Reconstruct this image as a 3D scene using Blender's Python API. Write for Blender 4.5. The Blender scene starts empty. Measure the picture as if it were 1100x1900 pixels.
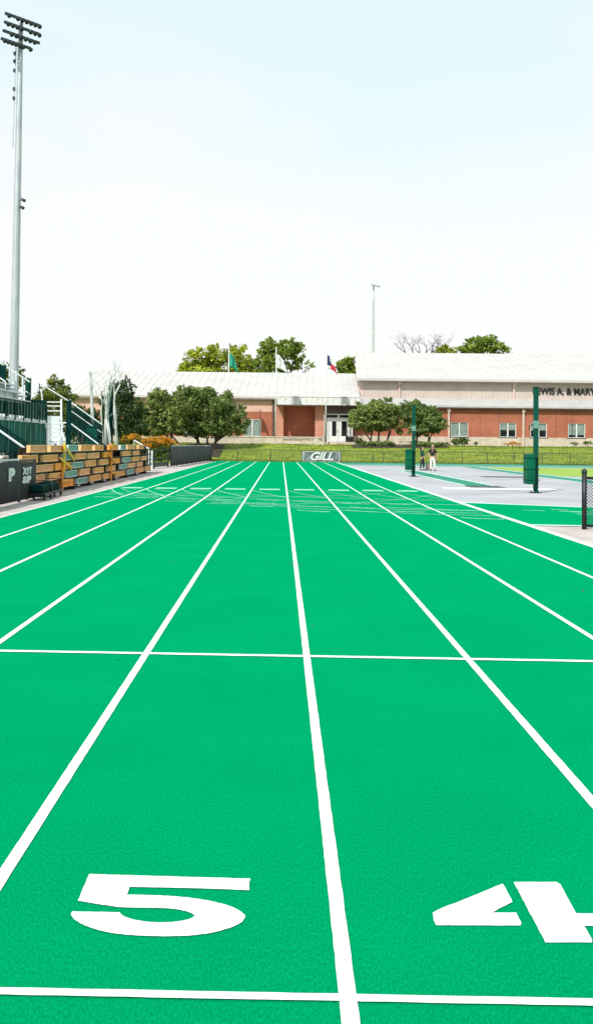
import bpy, bmesh, math, random
from mathutils import Vector, Matrix
from mathutils.geometry import tessellate_polygon
random.seed(7)
sc = bpy.context.scene
col = sc.collection

# ------------------------------------------------------------------ camera
F = 1750.0; HC = 1.63; PPX, PPY = 505.0, 772.0
pitch = math.atan(52/F); yaw = math.atan(17/F); roll = 0.0115
fw = Vector((-math.sin(yaw)*math.cos(pitch), math.cos(yaw)*math.cos(pitch), math.sin(pitch)))
r0 = Vector((math.cos(yaw), math.sin(yaw), 0)); u0 = r0.cross(fw)
rt = r0*math.cos(roll) + u0*math.sin(roll)
up = -r0*math.sin(roll) + u0*math.cos(roll)
cd = bpy.data.cameras.new('camera'); cam = bpy.data.objects.new('camera', cd); col.objects.link(cam)
cd.sensor_fit = 'VERTICAL'; cd.sensor_height = 36; cd.lens = F/1900*36
cd.shift_x = (550-PPX)/1900; cd.shift_y = (PPY-950)/1900
cd.clip_start = .05; cd.clip_end = 6000
m = Matrix((rt, up, -fw)).transposed().to_4x4(); m.translation = Vector((0, 0, HC))
cam.matrix_world = m
sc.camera = cam
CP = Vector((0, 0, HC))
def ray(px, py): return fw + rt*((px-PPX)/F) - up*((py-PPY)/F)
def P(px, py, Y):
    d = ray(px, py); return CP + d*(Y/d.y)
def G(px, py, z=0.0):
    d = ray(px, py); return CP + d*((z-HC)/d.z)

# ------------------------------------------------------------------ helpers
def tag(o, label=None, cat=None, group=None, kind=None):
    if label: o['label'] = label
    if cat: o['category'] = cat
    if group: o['group'] = group
    if kind: o['kind'] = kind
    return o
def empty(name, loc, label, cat, group=None):
    o = bpy.data.objects.new(name, None); col.objects.link(o); o.location = loc
    o.empty_display_size = .2
    return tag(o, label, cat, group)
WORLD = {}
class MB:
    def __init__(s): s.v = []; s.f = []
    def add(s, vs, fs):
        n = len(s.v); s.v += [Vector(v) for v in vs]; s.f += [tuple(i+n for i in f) for f in fs]; return s
    def box(s, x0, x1, y0, y1, z0, z1):
        return s.add([(x0,y0,z0),(x1,y0,z0),(x1,y1,z0),(x0,y1,z0),(x0,y0,z1),(x1,y0,z1),(x1,y1,z1),(x0,y1,z1)],
                     [(3,2,1,0),(4,5,6,7),(0,1,5,4),(1,2,6,5),(2,3,7,6),(3,0,4,7)])
    def bar(s, a, b, w, h=None):
        h = h or w; a = Vector(a); b = Vector(b); d = (b-a).normalized()
        up_ = Vector((0,0,1)) if abs(d.z) < .95 else Vector((0,1,0))
        x = d.cross(up_).normalized(); y = x.cross(d)
        vs = [p + x*(sx*w/2) + y*(sy*h/2) for p in (a, b) for sx, sy in ((-1,-1),(1,-1),(1,1),(-1,1))]
        return s.add(vs, [(0,1,2,3),(7,6,5,4),(0,4,5,1),(1,5,6,2),(2,6,7,3),(3,7,4,0)])
    def tube(s, pts, rad, n=8):
        pts = [Vector(p) for p in pts]
        if not isinstance(rad, (list, tuple)): rad = [rad]*len(pts)
        vs = []; fs = []
        px = None
        for i, p in enumerate(pts):
            d = (pts[min(i+1, len(pts)-1)] - pts[max(i-1, 0)]).normalized()
            if px is None:
                a = Vector((0,0,1)) if abs(d.z) < .9 else Vector((0,1,0)); px = d.cross(a).normalized()
            else:
                px = (px - d*px.dot(d)).normalized()
            py = d.cross(px)
            for k in range(n):
                t = 2*math.pi*k/n
                vs.append(p + (px*math.cos(t) + py*math.sin(t))*rad[i])
        for i in range(len(pts)-1):
            for k in range(n):
                k2 = (k+1) % n
                fs.append((i*n+k, i*n+k2, (i+1)*n+k2, (i+1)*n+k))
        fs.append(tuple(range(n))[::-1]); fs.append(tuple((len(pts)-1)*n+k for k in range(n)))
        return s.add(vs, fs)
    def poly(s, pts, z):     # flat concave polygon at height z
        pts = [Vector((p[0], p[1], z)) for p in pts]
        tr = tessellate_polygon([pts]); fs = []
        for t in tr:
            a, b, c = (pts[i] for i in t)
            fs.append(tuple(t) if (b-a).cross(c-a).z > 0 else tuple(t)[::-1])
        return s.add(pts, fs)
    def quad(s, a, b, c, d): return s.add([a,b,c,d], [(0,1,2,3)])
    def ball(s, c, rx, ry, rz, n=10, m_=7, z0=-1):
        vs = []; fs = []
        for j in range(m_+1):
            t = math.pi*j/m_
            for i in range(n):
                a = 2*math.pi*i/n
                vs.append((c[0]+rx*math.sin(t)*math.cos(a), c[1]+ry*math.sin(t)*math.sin(a), c[2]+rz*max(z0, math.cos(t))))
        for j in range(m_):
            for i in range(n):
                fs.append((j*n+i, (j+1)*n+i, (j+1)*n+(i+1)%n, j*n+(i+1)%n))
        return s.add(vs, fs)
    def build(s, name, mat, parent=None, smooth=False, bevel=0):
        me = bpy.data.meshes.new(name)
        off = WORLD.get(parent.name, Vector((0,0,0))) if parent else Vector((0,0,0))
        me.from_pydata([tuple(v-off) for v in s.v], [], s.f); me.update()
        o = bpy.data.objects.new(name, me); col.objects.link(o)
        if isinstance(mat, (list, tuple)):
            for q in mat: me.materials.append(q)
        else: me.materials.append(mat)
        if smooth:
            for p in me.polygons: p.use_smooth = True
        if parent:
            o.parent = parent; WORLD[o.name] = off
        if bevel:
            b = o.modifiers.new('bevel', 'BEVEL'); b.width = bevel; b.segments = 2; b.limit_method = 'ANGLE'
        return o
def thing(name, loc, label, cat, group=None):
    o = empty(name, loc, label, cat, group); WORLD[o.name] = Vector(loc); return o
def copy_thing(o, dv, label=None, parent=None):
    c = o.copy(); col.objects.link(c)
    if parent is None:
        c.location = o.location + Vector(dv); WORLD[c.name] = WORLD.get(o.name, Vector()) + Vector(dv)
        if label: c['label'] = label
    else: c.parent = parent
    for ch in list(o.children): copy_thing(ch, dv, None, c)
    return c

# ------------------------------------------------------------------ materials
def mat(name, c, c2=None, scale=8, rough=.6, metal=0, bump=0, bscale=None, detail=4, spec=.4, ramp=(.35,.65), stretch=None):
    m_ = bpy.data.materials.new(name); m_.use_nodes = True
    nt = m_.node_tree; N = nt.nodes; L = nt.links
    b = N['Principled BSDF']; b.inputs['Roughness'].default_value = rough; b.inputs['Metallic'].default_value = metal
    b.inputs['Specular IOR Level'].default_value = spec
    tc = N.new('ShaderNodeTexCoord'); src = tc.outputs['Object']
    if stretch:
        mp = N.new('ShaderNodeMapping'); mp.inputs['Scale'].default_value = stretch
        L.new(src, mp.inputs['Vector']); src = mp.outputs['Vector']
    c2 = c2 or tuple(x*.82 for x in c)
    nz = N.new('ShaderNodeTexNoise'); nz.inputs['Scale'].default_value = scale; nz.inputs['Detail'].default_value = detail
    L.new(src, nz.inputs['Vector'])
    rp = N.new('ShaderNodeValToRGB'); rp.color_ramp.elements[0].position = ramp[0]; rp.color_ramp.elements[1].position = ramp[1]
    rp.color_ramp.elements[0].color = (*c2, 1); rp.color_ramp.elements[1].color = (*c, 1)
    L.new(nz.outputs['Fac'], rp.inputs['Fac']); L.new(rp.outputs['Color'], b.inputs['Base Color'])
    if bump:
        n2 = N.new('ShaderNodeTexNoise'); n2.inputs['Scale'].default_value = bscale or scale*3; n2.inputs['Detail'].default_value = 3
        L.new(src, n2.inputs['Vector'])
        bp = N.new('ShaderNodeBump'); bp.inputs['Strength'].default_value = bump; bp.inputs['Distance'].default_value = .01
        L.new(n2.outputs['Fac'], bp.inputs['Height']); L.new(bp.outputs['Normal'], b.inputs['Normal'])
    return m_

def mat_track():
    m_ = bpy.data.materials.new('track_rubber'); m_.use_nodes = True
    nt = m_.node_tree; N = nt.nodes; L = nt.links; b = N['Principled BSDF']
    b.inputs['Roughness'].default_value = .95; b.inputs['Specular IOR Level'].default_value = 0
    tc = N.new('ShaderNodeTexCoord')
    mp = N.new('ShaderNodeMapping'); mp.inputs['Scale'].default_value = (1.15, .42, 1); L.new(tc.outputs['Object'], mp.inputs['Vector'])
    fine = N.new('ShaderNodeTexNoise'); fine.inputs['Scale'].default_value = 130; fine.inputs['Detail'].default_value = 5; fine.inputs['Roughness'].default_value = .75
    L.new(mp.outputs['Vector'], fine.inputs['Vector'])
    big = N.new('ShaderNodeTexNoise'); big.inputs['Scale'].default_value = .9; big.inputs['Detail'].default_value = 6; big.inputs['Roughness'].default_value = .6
    L.new(tc.outputs['Object'], big.inputs['Vector'])
    r1 = N.new('ShaderNodeValToRGB'); e = r1.color_ramp.elements
    e[0].position = .30; e[0].color = (.0003, .165, .060, 1); e[1].position = .70; e[1].color = (.0004, .385, .148, 1)
    L.new(fine.outputs['Fac'], r1.inputs['Fac'])
    r2 = N.new('ShaderNodeValToRGB'); e = r2.color_ramp.elements
    e[0].position = .3; e[0].color = (.94, .94, .93, 1); e[1].position = .7; e[1].color = (1.05, 1.05, 1.07, 1)
    L.new(big.outputs['Fac'], r2.inputs['Fac'])
    mx = N.new('ShaderNodeMix'); mx.data_type = 'RGBA'; mx.blend_type = 'MULTIPLY'; mx.inputs['Factor'].default_value = 1
    L.new(r1.outputs['Color'], mx.inputs['A']); L.new(r2.outputs['Color'], mx.inputs['B'])
    # small dark scuffs
    sc_ = N.new('ShaderNodeTexVoronoi'); sc_.inputs['Scale'].default_value = 1.3; L.new(tc.outputs['Object'], sc_.inputs['Vector'])
    sr = N.new('ShaderNodeValToRGB'); sr.color_ramp.elements[0].position = .018; sr.color_ramp.elements[0].color = (.35,.35,.35,1)
    sr.color_ramp.elements[1].position = .03; sr.color_ramp.elements[1].color = (1,1,1,1)
    L.new(sc_.outputs['Distance'], sr.inputs['Fac'])
    m2 = N.new('ShaderNodeMix'); m2.data_type = 'RGBA'; m2.blend_type = 'MULTIPLY'; m2.inputs['Factor'].default_value = .6
    L.new(mx.outputs['Result'], m2.inputs['A']); L.new(sr.outputs['Color'], m2.inputs['B'])
    L.new(m2.outputs['Result'], b.inputs['Base Color'])
    bp = N.new('ShaderNodeBump'); bp.inputs['Strength'].default_value = .8; bp.inputs['Distance'].default_value = .008
    L.new(fine.outputs['Fac'], bp.inputs['Height']); L.new(bp.outputs['Normal'], b.inputs['Normal'])
    return m_

def mat_paint(name, c, wear=.42, wc=(.02,.42,.2)):
    m_ = mat(name, c, tuple(x*.93 for x in c), scale=14, rough=.75, spec=.2)
    nt = m_.node_tree; N = nt.nodes; L = nt.links; b = N['Principled BSDF']
    tc = N.new('ShaderNodeTexCoord'); n = N.new('ShaderNodeTexNoise'); n.inputs['Scale'].default_value = 55; n.inputs['Detail'].default_value = 6
    n.inputs['Roughness'].default_value = .8
    L.new(tc.outputs['Object'], n.inputs['Vector'])
    r = N.new('ShaderNodeValToRGB'); r.color_ramp.elements[0].position = wear-.06; r.color_ramp.elements[0].color = (0,0,0,1)
    r.color_ramp.elements[1].position = wear; r.color_ramp.elements[1].color = (1,1,1,1)
    L.new(n.outputs['Fac'], r.inputs['Fac'])
    mx = N.new('ShaderNodeMix'); mx.data_type = 'RGBA'
    old = b.inputs['Base Color'].links[0].from_socket
    L.new(r.outputs['Color'], mx.inputs['Factor']); mx.inputs['A'].default_value = (*wc, 1); L.new(old, mx.inputs['B'])
    L.new(mx.outputs['Result'], b.inputs['Base Color'])
    return m_

def mat_brick(name, c1, c2, mortar):
    m_ = bpy.data.materials.new(name); m_.use_nodes = True
    nt = m_.node_tree; N = nt.nodes; L = nt.links; b = N['Principled BSDF']; b.inputs['Roughness'].default_value = .85
    tc = N.new('ShaderNodeTexCoord'); sp = N.new('ShaderNodeSeparateXYZ'); cb = N.new('ShaderNodeCombineXYZ'); ad = N.new('ShaderNodeMath')
    L.new(tc.outputs['Object'], sp.inputs[0]); L.new(sp.outputs['X'], ad.inputs[0]); L.new(sp.outputs['Y'], ad.inputs[1])
    L.new(ad.outputs[0], cb.inputs['X']); L.new(sp.outputs['Z'], cb.inputs['Y'])
    br = N.new('ShaderNodeTexBrick'); br.inputs['Scale'].default_value = 1; br.inputs['Brick Width'].default_value = .3
    br.inputs['Row Height'].default_value = .1; br.inputs['Mortar Size'].default_value = .012
    br.inputs['Color1'].default_value = (*c1,1); br.inputs['Color2'].default_value = (*c2,1); br.inputs['Mortar'].default_value = (*mortar,1)
    L.new(cb.outputs[0], br.inputs['Vector'])
    nz = N.new('ShaderNodeTexNoise'); nz.inputs['Scale'].default_value = .6; nz.inputs['Detail'].default_value = 6
    L.new(cb.outputs[0], nz.inputs['Vector'])
    r = N.new('ShaderNodeValToRGB'); r.color_ramp.elements[0].position = .3; r.color_ramp.elements[0].color = (.8,.78,.76,1)
    r.color_ramp.elements[1].position = .7; r.color_ramp.elements[1].color = (1.1,1.1,1.1,1)
    L.new(nz.outputs['Fac'], r.inputs['Fac'])
    mx = N.new('ShaderNodeMix'); mx.data_type = 'RGBA'; mx.blend_type = 'MULTIPLY'; mx.inputs['Factor'].default_value = 1
    L.new(br.outputs['Color'], mx.inputs['A']); L.new(r.outputs['Color'], mx.inputs['B']); L.new(mx.outputs['Result'], b.inputs['Base Color'])
    return m_

def mat_leaf(name, dark, light, yellow=None, scale=.8):
    m_ = bpy.data.materials.new(name); m_.use_nodes = True
    nt = m_.node_tree; N = nt.nodes; L = nt.links; b = N['Principled BSDF']; b.inputs['Roughness'].default_value = .6
    b.inputs['Specular IOR Level'].default_value = .25
    tc = N.new('ShaderNodeTexCoord'); nz = N.new('ShaderNodeTexNoise'); nz.inputs['Scale'].default_value = scale; nz.inputs['Detail'].default_value = 5
    nz.inputs['Roughness'].default_value = .7
    L.new(tc.outputs['Object'], nz.inputs['Vector'])
    r = N.new('ShaderNodeValToRGB'); e = r.color_ramp.elements
    e[0].position = .36; e[0].color = (*dark,1); e[1].position = .62; e[1].color = (*light,1)
    if yellow: q = e.new(.74); q.color = (*yellow,1)
    L.new(nz.outputs['Fac'], r.inputs['Fac']); L.new(r.outputs['Color'], b.inputs['Base Color'])
    tr = N.new('ShaderNodeBsdfTranslucent'); L.new(r.outputs['Color'], tr.inputs['Color'])
    ms = N.new('ShaderNodeMixShader'); ms.inputs[0].default_value = .3
    L.new(b.outputs[0], ms.inputs[1]); L.new(tr.outputs[0], ms.inputs[2]); L.new(ms.outputs[0], N['Material Output'].inputs['Surface'])
    return m_

M = dict(
 pierb=mat_brick('pier_brick', (.52,.22,.14), (.44,.17,.11), (.5,.3,.22)),
 skirt=mat('green_skirt_metal', (.002,.17,.115), (.001,.06,.042), scale=2.2, rough=.6, spec=.1, stretch=(1,2,.3), ramp=(.4,.6)),
 paleg=mat('hazed_grey', (.55,.56,.56), scale=3),  # grey lightened so distance haze is painted into the far floodlight pole
 track=mat_track(),
 line=mat_paint('white_line_paint', (.82,.86,.85), .38, (.3,.62,.5)),
 pale=mat_paint('worn_pale_green_paint', (.24,.68,.50), .48, (.01,.30,.12)),
 pale2=mat_paint('faded_aqua_paint', (.32,.68,.54), .47, (.02,.34,.15)),
 palew=mat_paint('worn_white_paint', (.55,.80,.70), .42, (.05,.40,.2)),
 concrete=mat('concrete', (.52,.45,.42), (.38,.33,.31), scale=1.6, rough=.9, bump=.3, bscale=40, detail=8),
 asphalt=mat('grey_surfacing', (.41,.405,.425), (.31,.31,.33), scale=.4, rough=.95, bump=.2, bscale=30, detail=8),
 yard=mat('yard_paving', (.20,.19,.18), (.13,.125,.12), scale=.8, rough=.95, detail=8),
 lane2=mat('infield_green', (.012,.24,.145), (.006,.17,.10), scale=6, rough=.85),
 kerb=mat('white_kerb', (.75,.80,.78), (.62,.7,.67), scale=5),
 grass=mat('grass', (.25,.29,.022), (.095,.155,.012), scale=.9, stretch=(.55,1.6,1), rough=.95, bump=1.0, bscale=14, detail=9, ramp=(.38,.66)),
 lawn=mat('infield_grass', (.27,.40,.05), (.20,.32,.035), scale=.7, rough=.95, bump=.6, bscale=14, detail=8),
 soil=mat('mulch', (.06,.042,.03), (.03,.022,.016), scale=3, rough=1),
 brick=mat_brick('brick', (.42,.100,.046), (.31,.075,.036), (.40,.20,.14)),
 pinkbrick=mat_brick('pale_brick', (.68,.42,.33), (.62,.38,.29), (.6,.42,.35)),
 stone=mat('limestone', (.58,.50,.41), (.45,.38,.31), scale=1.5, rough=.85, detail=7),
 siding=mat('beige_siding', (.54,.45,.40), (.48,.40,.355), scale=.7, rough=.6),
 roof=mat('white_metal_roof', (.52,.495,.475), (.465,.44,.42), scale=.35, rough=.55, spec=.15, detail=7),
 seam=mat('roof_seam', (.50,.48,.465), (.46,.44,.43), scale=2),
 lroof=mat('grey_metal_roof', (.47,.455,.44), (.40,.39,.38), scale=1, rough=.5),
 trim=mat('dark_bronze_trim', (.10,.07,.055), scale=3),
 dtrim=mat('tan_gutter', (.25,.18,.14), scale=3),
 white=mat('white_paint', (.70,.70,.68), scale=3, rough=.5),
 pinkish=mat('pale_pink_paint', (.66,.50,.44), scale=3, rough=.5),
 glass=mat('dark_glass', (.008,.009,.011), (.004,.005,.007), scale=1, rough=.12, spec=.22),
 blind=mat('window_blind', (.30,.38,.35), (.20,.27,.25), scale=4, rough=.6),
 galv=mat('galvanised_steel', (.50,.54,.56), (.38,.42,.44), scale=4, rough=.5, metal=.3, stretch=(1,1,.15)),
 dsteel=mat('dark_steel', (.045,.055,.06), scale=5, rough=.5, metal=.3),
 alu=mat('aluminium', (.72,.77,.77), (.58,.64,.64), scale=5, rough=.5, metal=.1),
 green=mat('green_paint', (.002,.075,.048), (.001,.05,.032), scale=3, rough=.5, spec=.12),
 dgreen=mat('dark_green_mesh', (.002,.036,.030), (.001,.018,.016), scale=5, rough=.8, spec=.08),
 pgreen=mat('green_pad_vinyl', (.0,.11,.05), (.0,.08,.038), scale=2, rough=.5, spec=.12),
 black=mat('black_mesh_fabric', (.028,.032,.034), (.018,.02,.022), scale=2.5, rough=.8, bump=.4, bscale=30),
 blackm=mat('black_metal', (.012,.014,.016), scale=5, rough=.45),
 greyf=mat('weathered_charcoal_fabric', (.062,.058,.062), (.035,.033,.037), scale=1.2, rough=.8, stretch=(1,3,.4)),
 tan=mat('tan_wood', (.92,.42,.13), (.60,.24,.065), scale=2.0, rough=.75, detail=6, stretch=(4,.6,9)),
 peach=mat('peach_wood', (.92,.42,.21), (.64,.26,.12), scale=2.0, rough=.75, detail=6, stretch=(4,.6,9)),
 amber=mat('amber_wood', (.95,.40,.07), (.80,.27,.04), scale=2.0, rough=.75, detail=6, stretch=(4,.6,9)),
 tealb=mat('teal_board', (.16,.33,.27), (.09,.22,.17), scale=3, rough=.6),
 endgrain=mat('pale_end_wood', (.92,.60,.30), (.78,.44,.18), scale=6, rough=.8),
 orange=mat('orange_steel', (.80,.30,.02), (.66,.22,.015), scale=3, rough=.5),
 yellow=mat('yellow_steel', (.80,.52,.04), (.66,.40,.02), scale=3, rough=.5),
 rackdark=mat('rusty_dark_steel', (.035,.018,.010), (.015,.010,.008), scale=4, rough=.7),
 bark=mat('bark', (.13,.10,.075), (.06,.045,.035), scale=5, rough=.95, bump=.6),
 palebark=mat('pale_bark', (.62,.66,.60), (.32,.34,.30), scale=5, rough=.9, stretch=(1,1,.4)),
 greybark=mat('grey_twigs', (.16,.165,.17), (.10,.105,.11), scale=5, rough=.9),
 cream=mat('cream_plastic', (.78,.74,.58), scale=3),
 skin=mat('skin', (.50,.28,.19), scale=10, rough=.55),
 hair=mat('hair_brown', (.03,.018,.012), scale=30),
 blond=mat('hair_blond', (.36,.25,.12), scale=30),
 shirtg=mat('dark_green_shirt', (.008,.075,.035), scale=12, rough=.9),
 shirtb=mat('black_shirt', (.015,.015,.018), scale=12, rough=.9),
 trd=mat('dark_trousers', (.03,.035,.04), scale=12, rough=.9),
 trw=mat('cream_trousers', (.78,.76,.66), scale=12, rough=.9),
 shoe=mat('shoe', (.05,.05,.055), scale=12),
 banner=mat('grey_banner', (.22,.24,.26), (.10,.11,.12), scale=1.6, rough=.7, ramp=(.4,.6), stretch=(2,1,1)),
 flagg=mat('green_flag', (.01,.32,.20), (.01,.2,.12), scale=2), flagw=mat('white_flag', (.74,.76,.74), (.5,.54,.52), scale=2.5),
 flagb=mat('blue_flag', (.02,.03,.13), scale=2), flagr=mat('red_flag', (.55,.02,.05), scale=2),
 oak=mat_leaf('live_oak_leaves', (.055,.10,.028), (.25,.33,.09), (.46,.50,.20), 1.5),
 oak2=mat_leaf('live_oak_leaves_olive', (.07,.11,.028), (.31,.38,.10), (.54,.54,.24), 1.4),
 cedar=mat_leaf('dark_cedar_leaves', (.016,.045,.016), (.075,.13,.035), (.22,.27,.06), 1.2),
 elm=mat_leaf('elm_leaves', (.07,.10,.018), (.26,.30,.06), (.42,.42,.12), 1.2),
 lime=mat_leaf('yellow_green_leaves', (.13,.19,.016), (.52,.56,.05), (.75,.72,.12), .5),
 bgreen=mat_leaf('mid_green_leaves', (.07,.13,.018), (.32,.42,.05), (.55,.60,.10), .5),
 flower=mat_leaf('orange_blossom', (.45,.17,.01), (.70,.33,.02), (.62,.45,.04), 1.5),
 tuft=mat_leaf('grass_blades', (.10,.15,.012), (.22,.29,.022), (.36,.33,.05), .6),
 shrub=mat_leaf('shrub_leaves', (.04,.08,.012), (.13,.20,.03), (.3,.3,.05), 1.5),
)

# ------------------------------------------------------------------ ground and setting
def smooth(t): t = max(0, min(1, t)); return t*t*(3-2*t)
def gz(x, y):
    z = -.03 + 1.66*smooth((y-89.5)/16.0)
    if y < 106: z += .05*math.sin(x*.35+y*.2)*smooth((y-91)/4)
    return z
mb = MB()
xs = [-1500,-600,-250,-120,-80]+[-60+2*i for i in range(61)]+[80,120,250,600,1500]
ys = [-300,-50,0,30,60,88]+[89+1*i for i in range(22)]+[120,140,200,400,900,1800,3500]
vs = [(x, y, gz(x, y)) for y in ys for x in xs]; n = len(xs)
fs = [(j*n+i, j*n+i+1, (j+1)*n+i+1, (j+1)*n+i) for j in range(len(ys)-1) for i in range(n-1)]
tag(mb.add(vs, fs).build('ground', M['grass'], smooth=True), kind='structure')
def sheet(name, pts, z, m_): return tag(MB().poly(pts, z).build(name, m_), kind='structure')
def rect(x0, x1, y0, y1): return [(x0,y0),(x1,y0),(x1,y1),(x0,y1)]
XL, XR = -6.0, 5.13
sheet('yard_paving', rect(-45, -7.4, -20, 66), -.020, M['yard'])
sheet('pavement_strip', rect(-8.6, XL+.02, -20, 87.6), -.012, M['concrete'])
sheet('pavement_corner', rect(XR-.02, 30, -20, 19.9), -.012, M['concrete'])
sheet('infield_surfacing', rect(XR-.02, 60, 26.4, 76), -.012, M['asphalt'])
sheet('running_track', rect(XL, XR, -20, 87.9), 0, M['track'])
sheet('curve_track', [(XR,19.9),(22,18.6),(60,10),(60,20),(24,24.6),(XR+3,26.0),(XR,27.5)], -.002, M['track'])
sheet('far_track', rect(XR, 70, 76, 87.9), -.002, M['lane2'])
sheet('infield_lawn', rect(15.9, 60, 53.5, 74.5), -.004, M['lawn'])
sheet('lawn_beyond_runway', rect(30, 60, 28, 50), -.004, M['lawn'])
# runway strips
def runway(x0, x1, y0, y1):
    sheet('runway', rect(x0, x1, y0, y1), -.006, M['lane2'])
    for x in (x0, x1): sheet('runway_edge_line', rect(x-.07, x+.07, y0, y1), -.002, M['palew'])
runway(7.7, 8.9, 39.6, 61); runway(14.2, 15.5, 42, 75)
sheet('landing_board', rect(7.6, 9.0, 37.7, 39.4), -.002, M['blackm'])
sheet('white_apron', rect(6.3, 10.6, 35.9, 37.4), -.002, M['line'])
sheet('paint_streak', rect(10.9, 13.8, 50.5, 52), -.002, M['rackdark'])
sheet('paint_streak', rect(5.9, 6.9, 62, 65), -.002, M['galv'])
sheet('far_lane_line', rect(XR, 60, 79.2, 79.7), .002, M['palew'])
sheet('far_lane_line', rect(XR, 60, 75.6, 76.3), .002, M['kerb'])
sheet('far_lane_line', rect(8, 60, 82.6, 82.9), .002, M['palew'])
# near kerb between surfacing and curve
sheet('surfacing_edge_line', [(XR,27.45),(XR+3,25.95),(24,24.55),(24,24.75),(XR+3,26.2),(XR,27.8)], .002, M['palew'])
sheet('surfacing_edge_line', [(XR,19.75),(22,18.45),(22,18.7),(XR,20.0)], .002, M['palew'])
# lane lines
LX = [-5.95, -4.727, -3.492, -2.257, -1.022, .215, 1.448, 2.683, 3.918, 5.125]
for x in LX:
    mb = MB(); w = .026; yy = -3.0; L_ = []; R_ = []
    while yy < 87.5:
        L_.append((x-w+random.uniform(-.0012,.0012), yy)); R_.append((x+w+random.uniform(-.0012,.0012), yy))
        yy += .06 if yy < 8 else (.5 if yy < 20 else 4)
    L_.append((x-w, 87.5)); R_.append((x+w, 87.5))
    vs = []; 
    for a, b in zip(L_, R_): vs += [(a[0],a[1],.004),(b[0],b[1],.004)]
    mb.add(vs, [(2*i,2*i+1,2*i+3,2*i+2) for i in range(len(L_)-1)])
    tag(mb.build('lane_line', M['line']), kind='structure')
def cross(px0, py0, px1, py1, w, m_=None, name='cross_line', z=.006):
    a = G(px0, py0); b = G(px1, py1); d = (b-a); a = a-d*.0; 
    N_ = 160; lo = []; hi = []
    t0 = (XL-a.x)/d.x; t1 = (XR-a.x)/d.x
    for i in range(N_+1):
        p = a + d*(t0+(t1-t0)*i/N_); j = random.uniform(-.0012,.0012)
        lo.append((p.x, p.y-w/2+j, z)); hi.append((p.x, p.y+w/2+random.uniform(-.0012,.0012), z))
    vs = lo+hi; fs = [(i, i+1, N_+2+i, N_+1+i) for i in range(N_)]
    tag(MB().add(vs, fs).build(name, m_ or M['line']), kind='structure')
cross(0, 1208.5, 1100, 1228, .06)
cross(0, 1842, 1100, 1863, .036)
# lane numbers (flat stencilled paint)
def jit(pts, k=.0011):
    out = []
    for i, a in enumerate(pts):
        b = pts[(i+1) % len(pts)]; nseg = max(1, int((b-a).length/.02))
        for q in range(nseg):
            p = a.lerp(b, q/nseg); out.append((p.x+random.uniform(-k,k), p.y+random.uniform(-k,k)))
    return out
def rounded(p):
    for _ in range(3):
        q = []
        for i, b in enumerate(p):
            a = p[i-1]; c = p[(i+1) % len(p)]
            ia = Vector(((a.x-b.x), (a.y-b.y)*1.0)); ic = Vector(((c.x-b.x), (c.y-b.y)*1.0))
            if ia.length < 1e-6 or ic.length < 1e-6: q.append(b); continue
            if ia.angle(ic) < math.radians(122): q.append(b)
            else: q.append(b.lerp(a,.25)); q.append(b.lerp(c,.25))
        p = q
    return p
five = [(182,92),(600,105),(1003,116),(994,145),(998,175),(700,163),(388,158),(374,198),(560,202),(700,213),(820,234),(920,262),(970,295),(980,312),(955,345),(870,378),(770,400),(640,411),(450,409),(300,396),(180,366),(110,330),(88,302),(94,284),(335,288),(350,306),(400,325),(480,338),(560,341),(650,334),(705,319),(720,305),(700,288),(640,273),(560,266),(480,264),(350,264),(240,248),(124,228)]
pts = rounded([G(100+x/2.75, 1590+y/2.75) for x, y in five])
tag(MB().poly(jit(pts), .004).build('lane_number', M['line']), 'white stencilled number 5 painted on the green lane', None, None, 'structure')
fa = [(75,330),(130,300),(300,235),(520,142),(545,180),(584,258),(452,328),(605,328),(640,390),(634,410),(98,408),(84,375)]
fb = [(592,132),(862,132),(890,148),(990,332),(1230,334),(1262,412),(1042,412),(1092,505),(1088,518),(795,518),(770,470)]
mb = MB()
for q in (fa, fb): mb.poly(jit([G(780+x/3.4375, 1600+y/3.4375) for x, y in q]), .004)
tag(mb.build('lane_number', M['line']), 'white stencilled number 4 painted on the green lane', None, None, 'structure')
# worn stagger marks in the middle distance
for i in range(9):
    x0, x1 = LX[i], LX[i+1]; c = (x0+x1)/2
    y0 = 33.6 - .0*i
    mb = MB(); mb.poly(rect(c-.35, c+.38, 33.5, 34.3), .006)
    tag(mb.build('stagger_mark', M['pale2']), kind='structure')
    mb = MB(); n_ = 8; lo = []; hi = []
    for k in range(n_+1):
        t = k/n_; px = x0 + t*(x1-x0)*.95; py = 33.4 - 4.6*(t**.75)
        lo.append((px, py, .009)); hi.append((px, py+.22, .007))
    mb.add(lo+hi, [(k, k+1, n_+2+k, n_+1+k) for k in range(n_)])
    tag(mb.build('stagger_line', M['pale2']), kind='structure')
    mb = MB(); yy = 31.0 + random.uniform(-.6,.6) - i*.75
    for _ in range(3):
        a = random.uniform(0,.35); b = random.uniform(.7,1); y2 = yy-random.uniform(.2,.6); n_ = 6; lo = []; hi = []
        for k in range(n_+1):
            t = k/n_; px = x0+(a+(b-a)*t)*1.2; py = yy+(y2-yy)*t**.6; w = random.uniform(.03,.10)
            lo.append((px, py-w, .005)); hi.append((px, py+w, .005))
        mb.add(lo+hi, [(k, k+1, n_+2+k, n_+1+k) for k in range(n_)])
        yy -= random.uniform(1.0,1.8)
    tag(mb.build('worn_mark', M['pale']), kind='structure')
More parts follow.
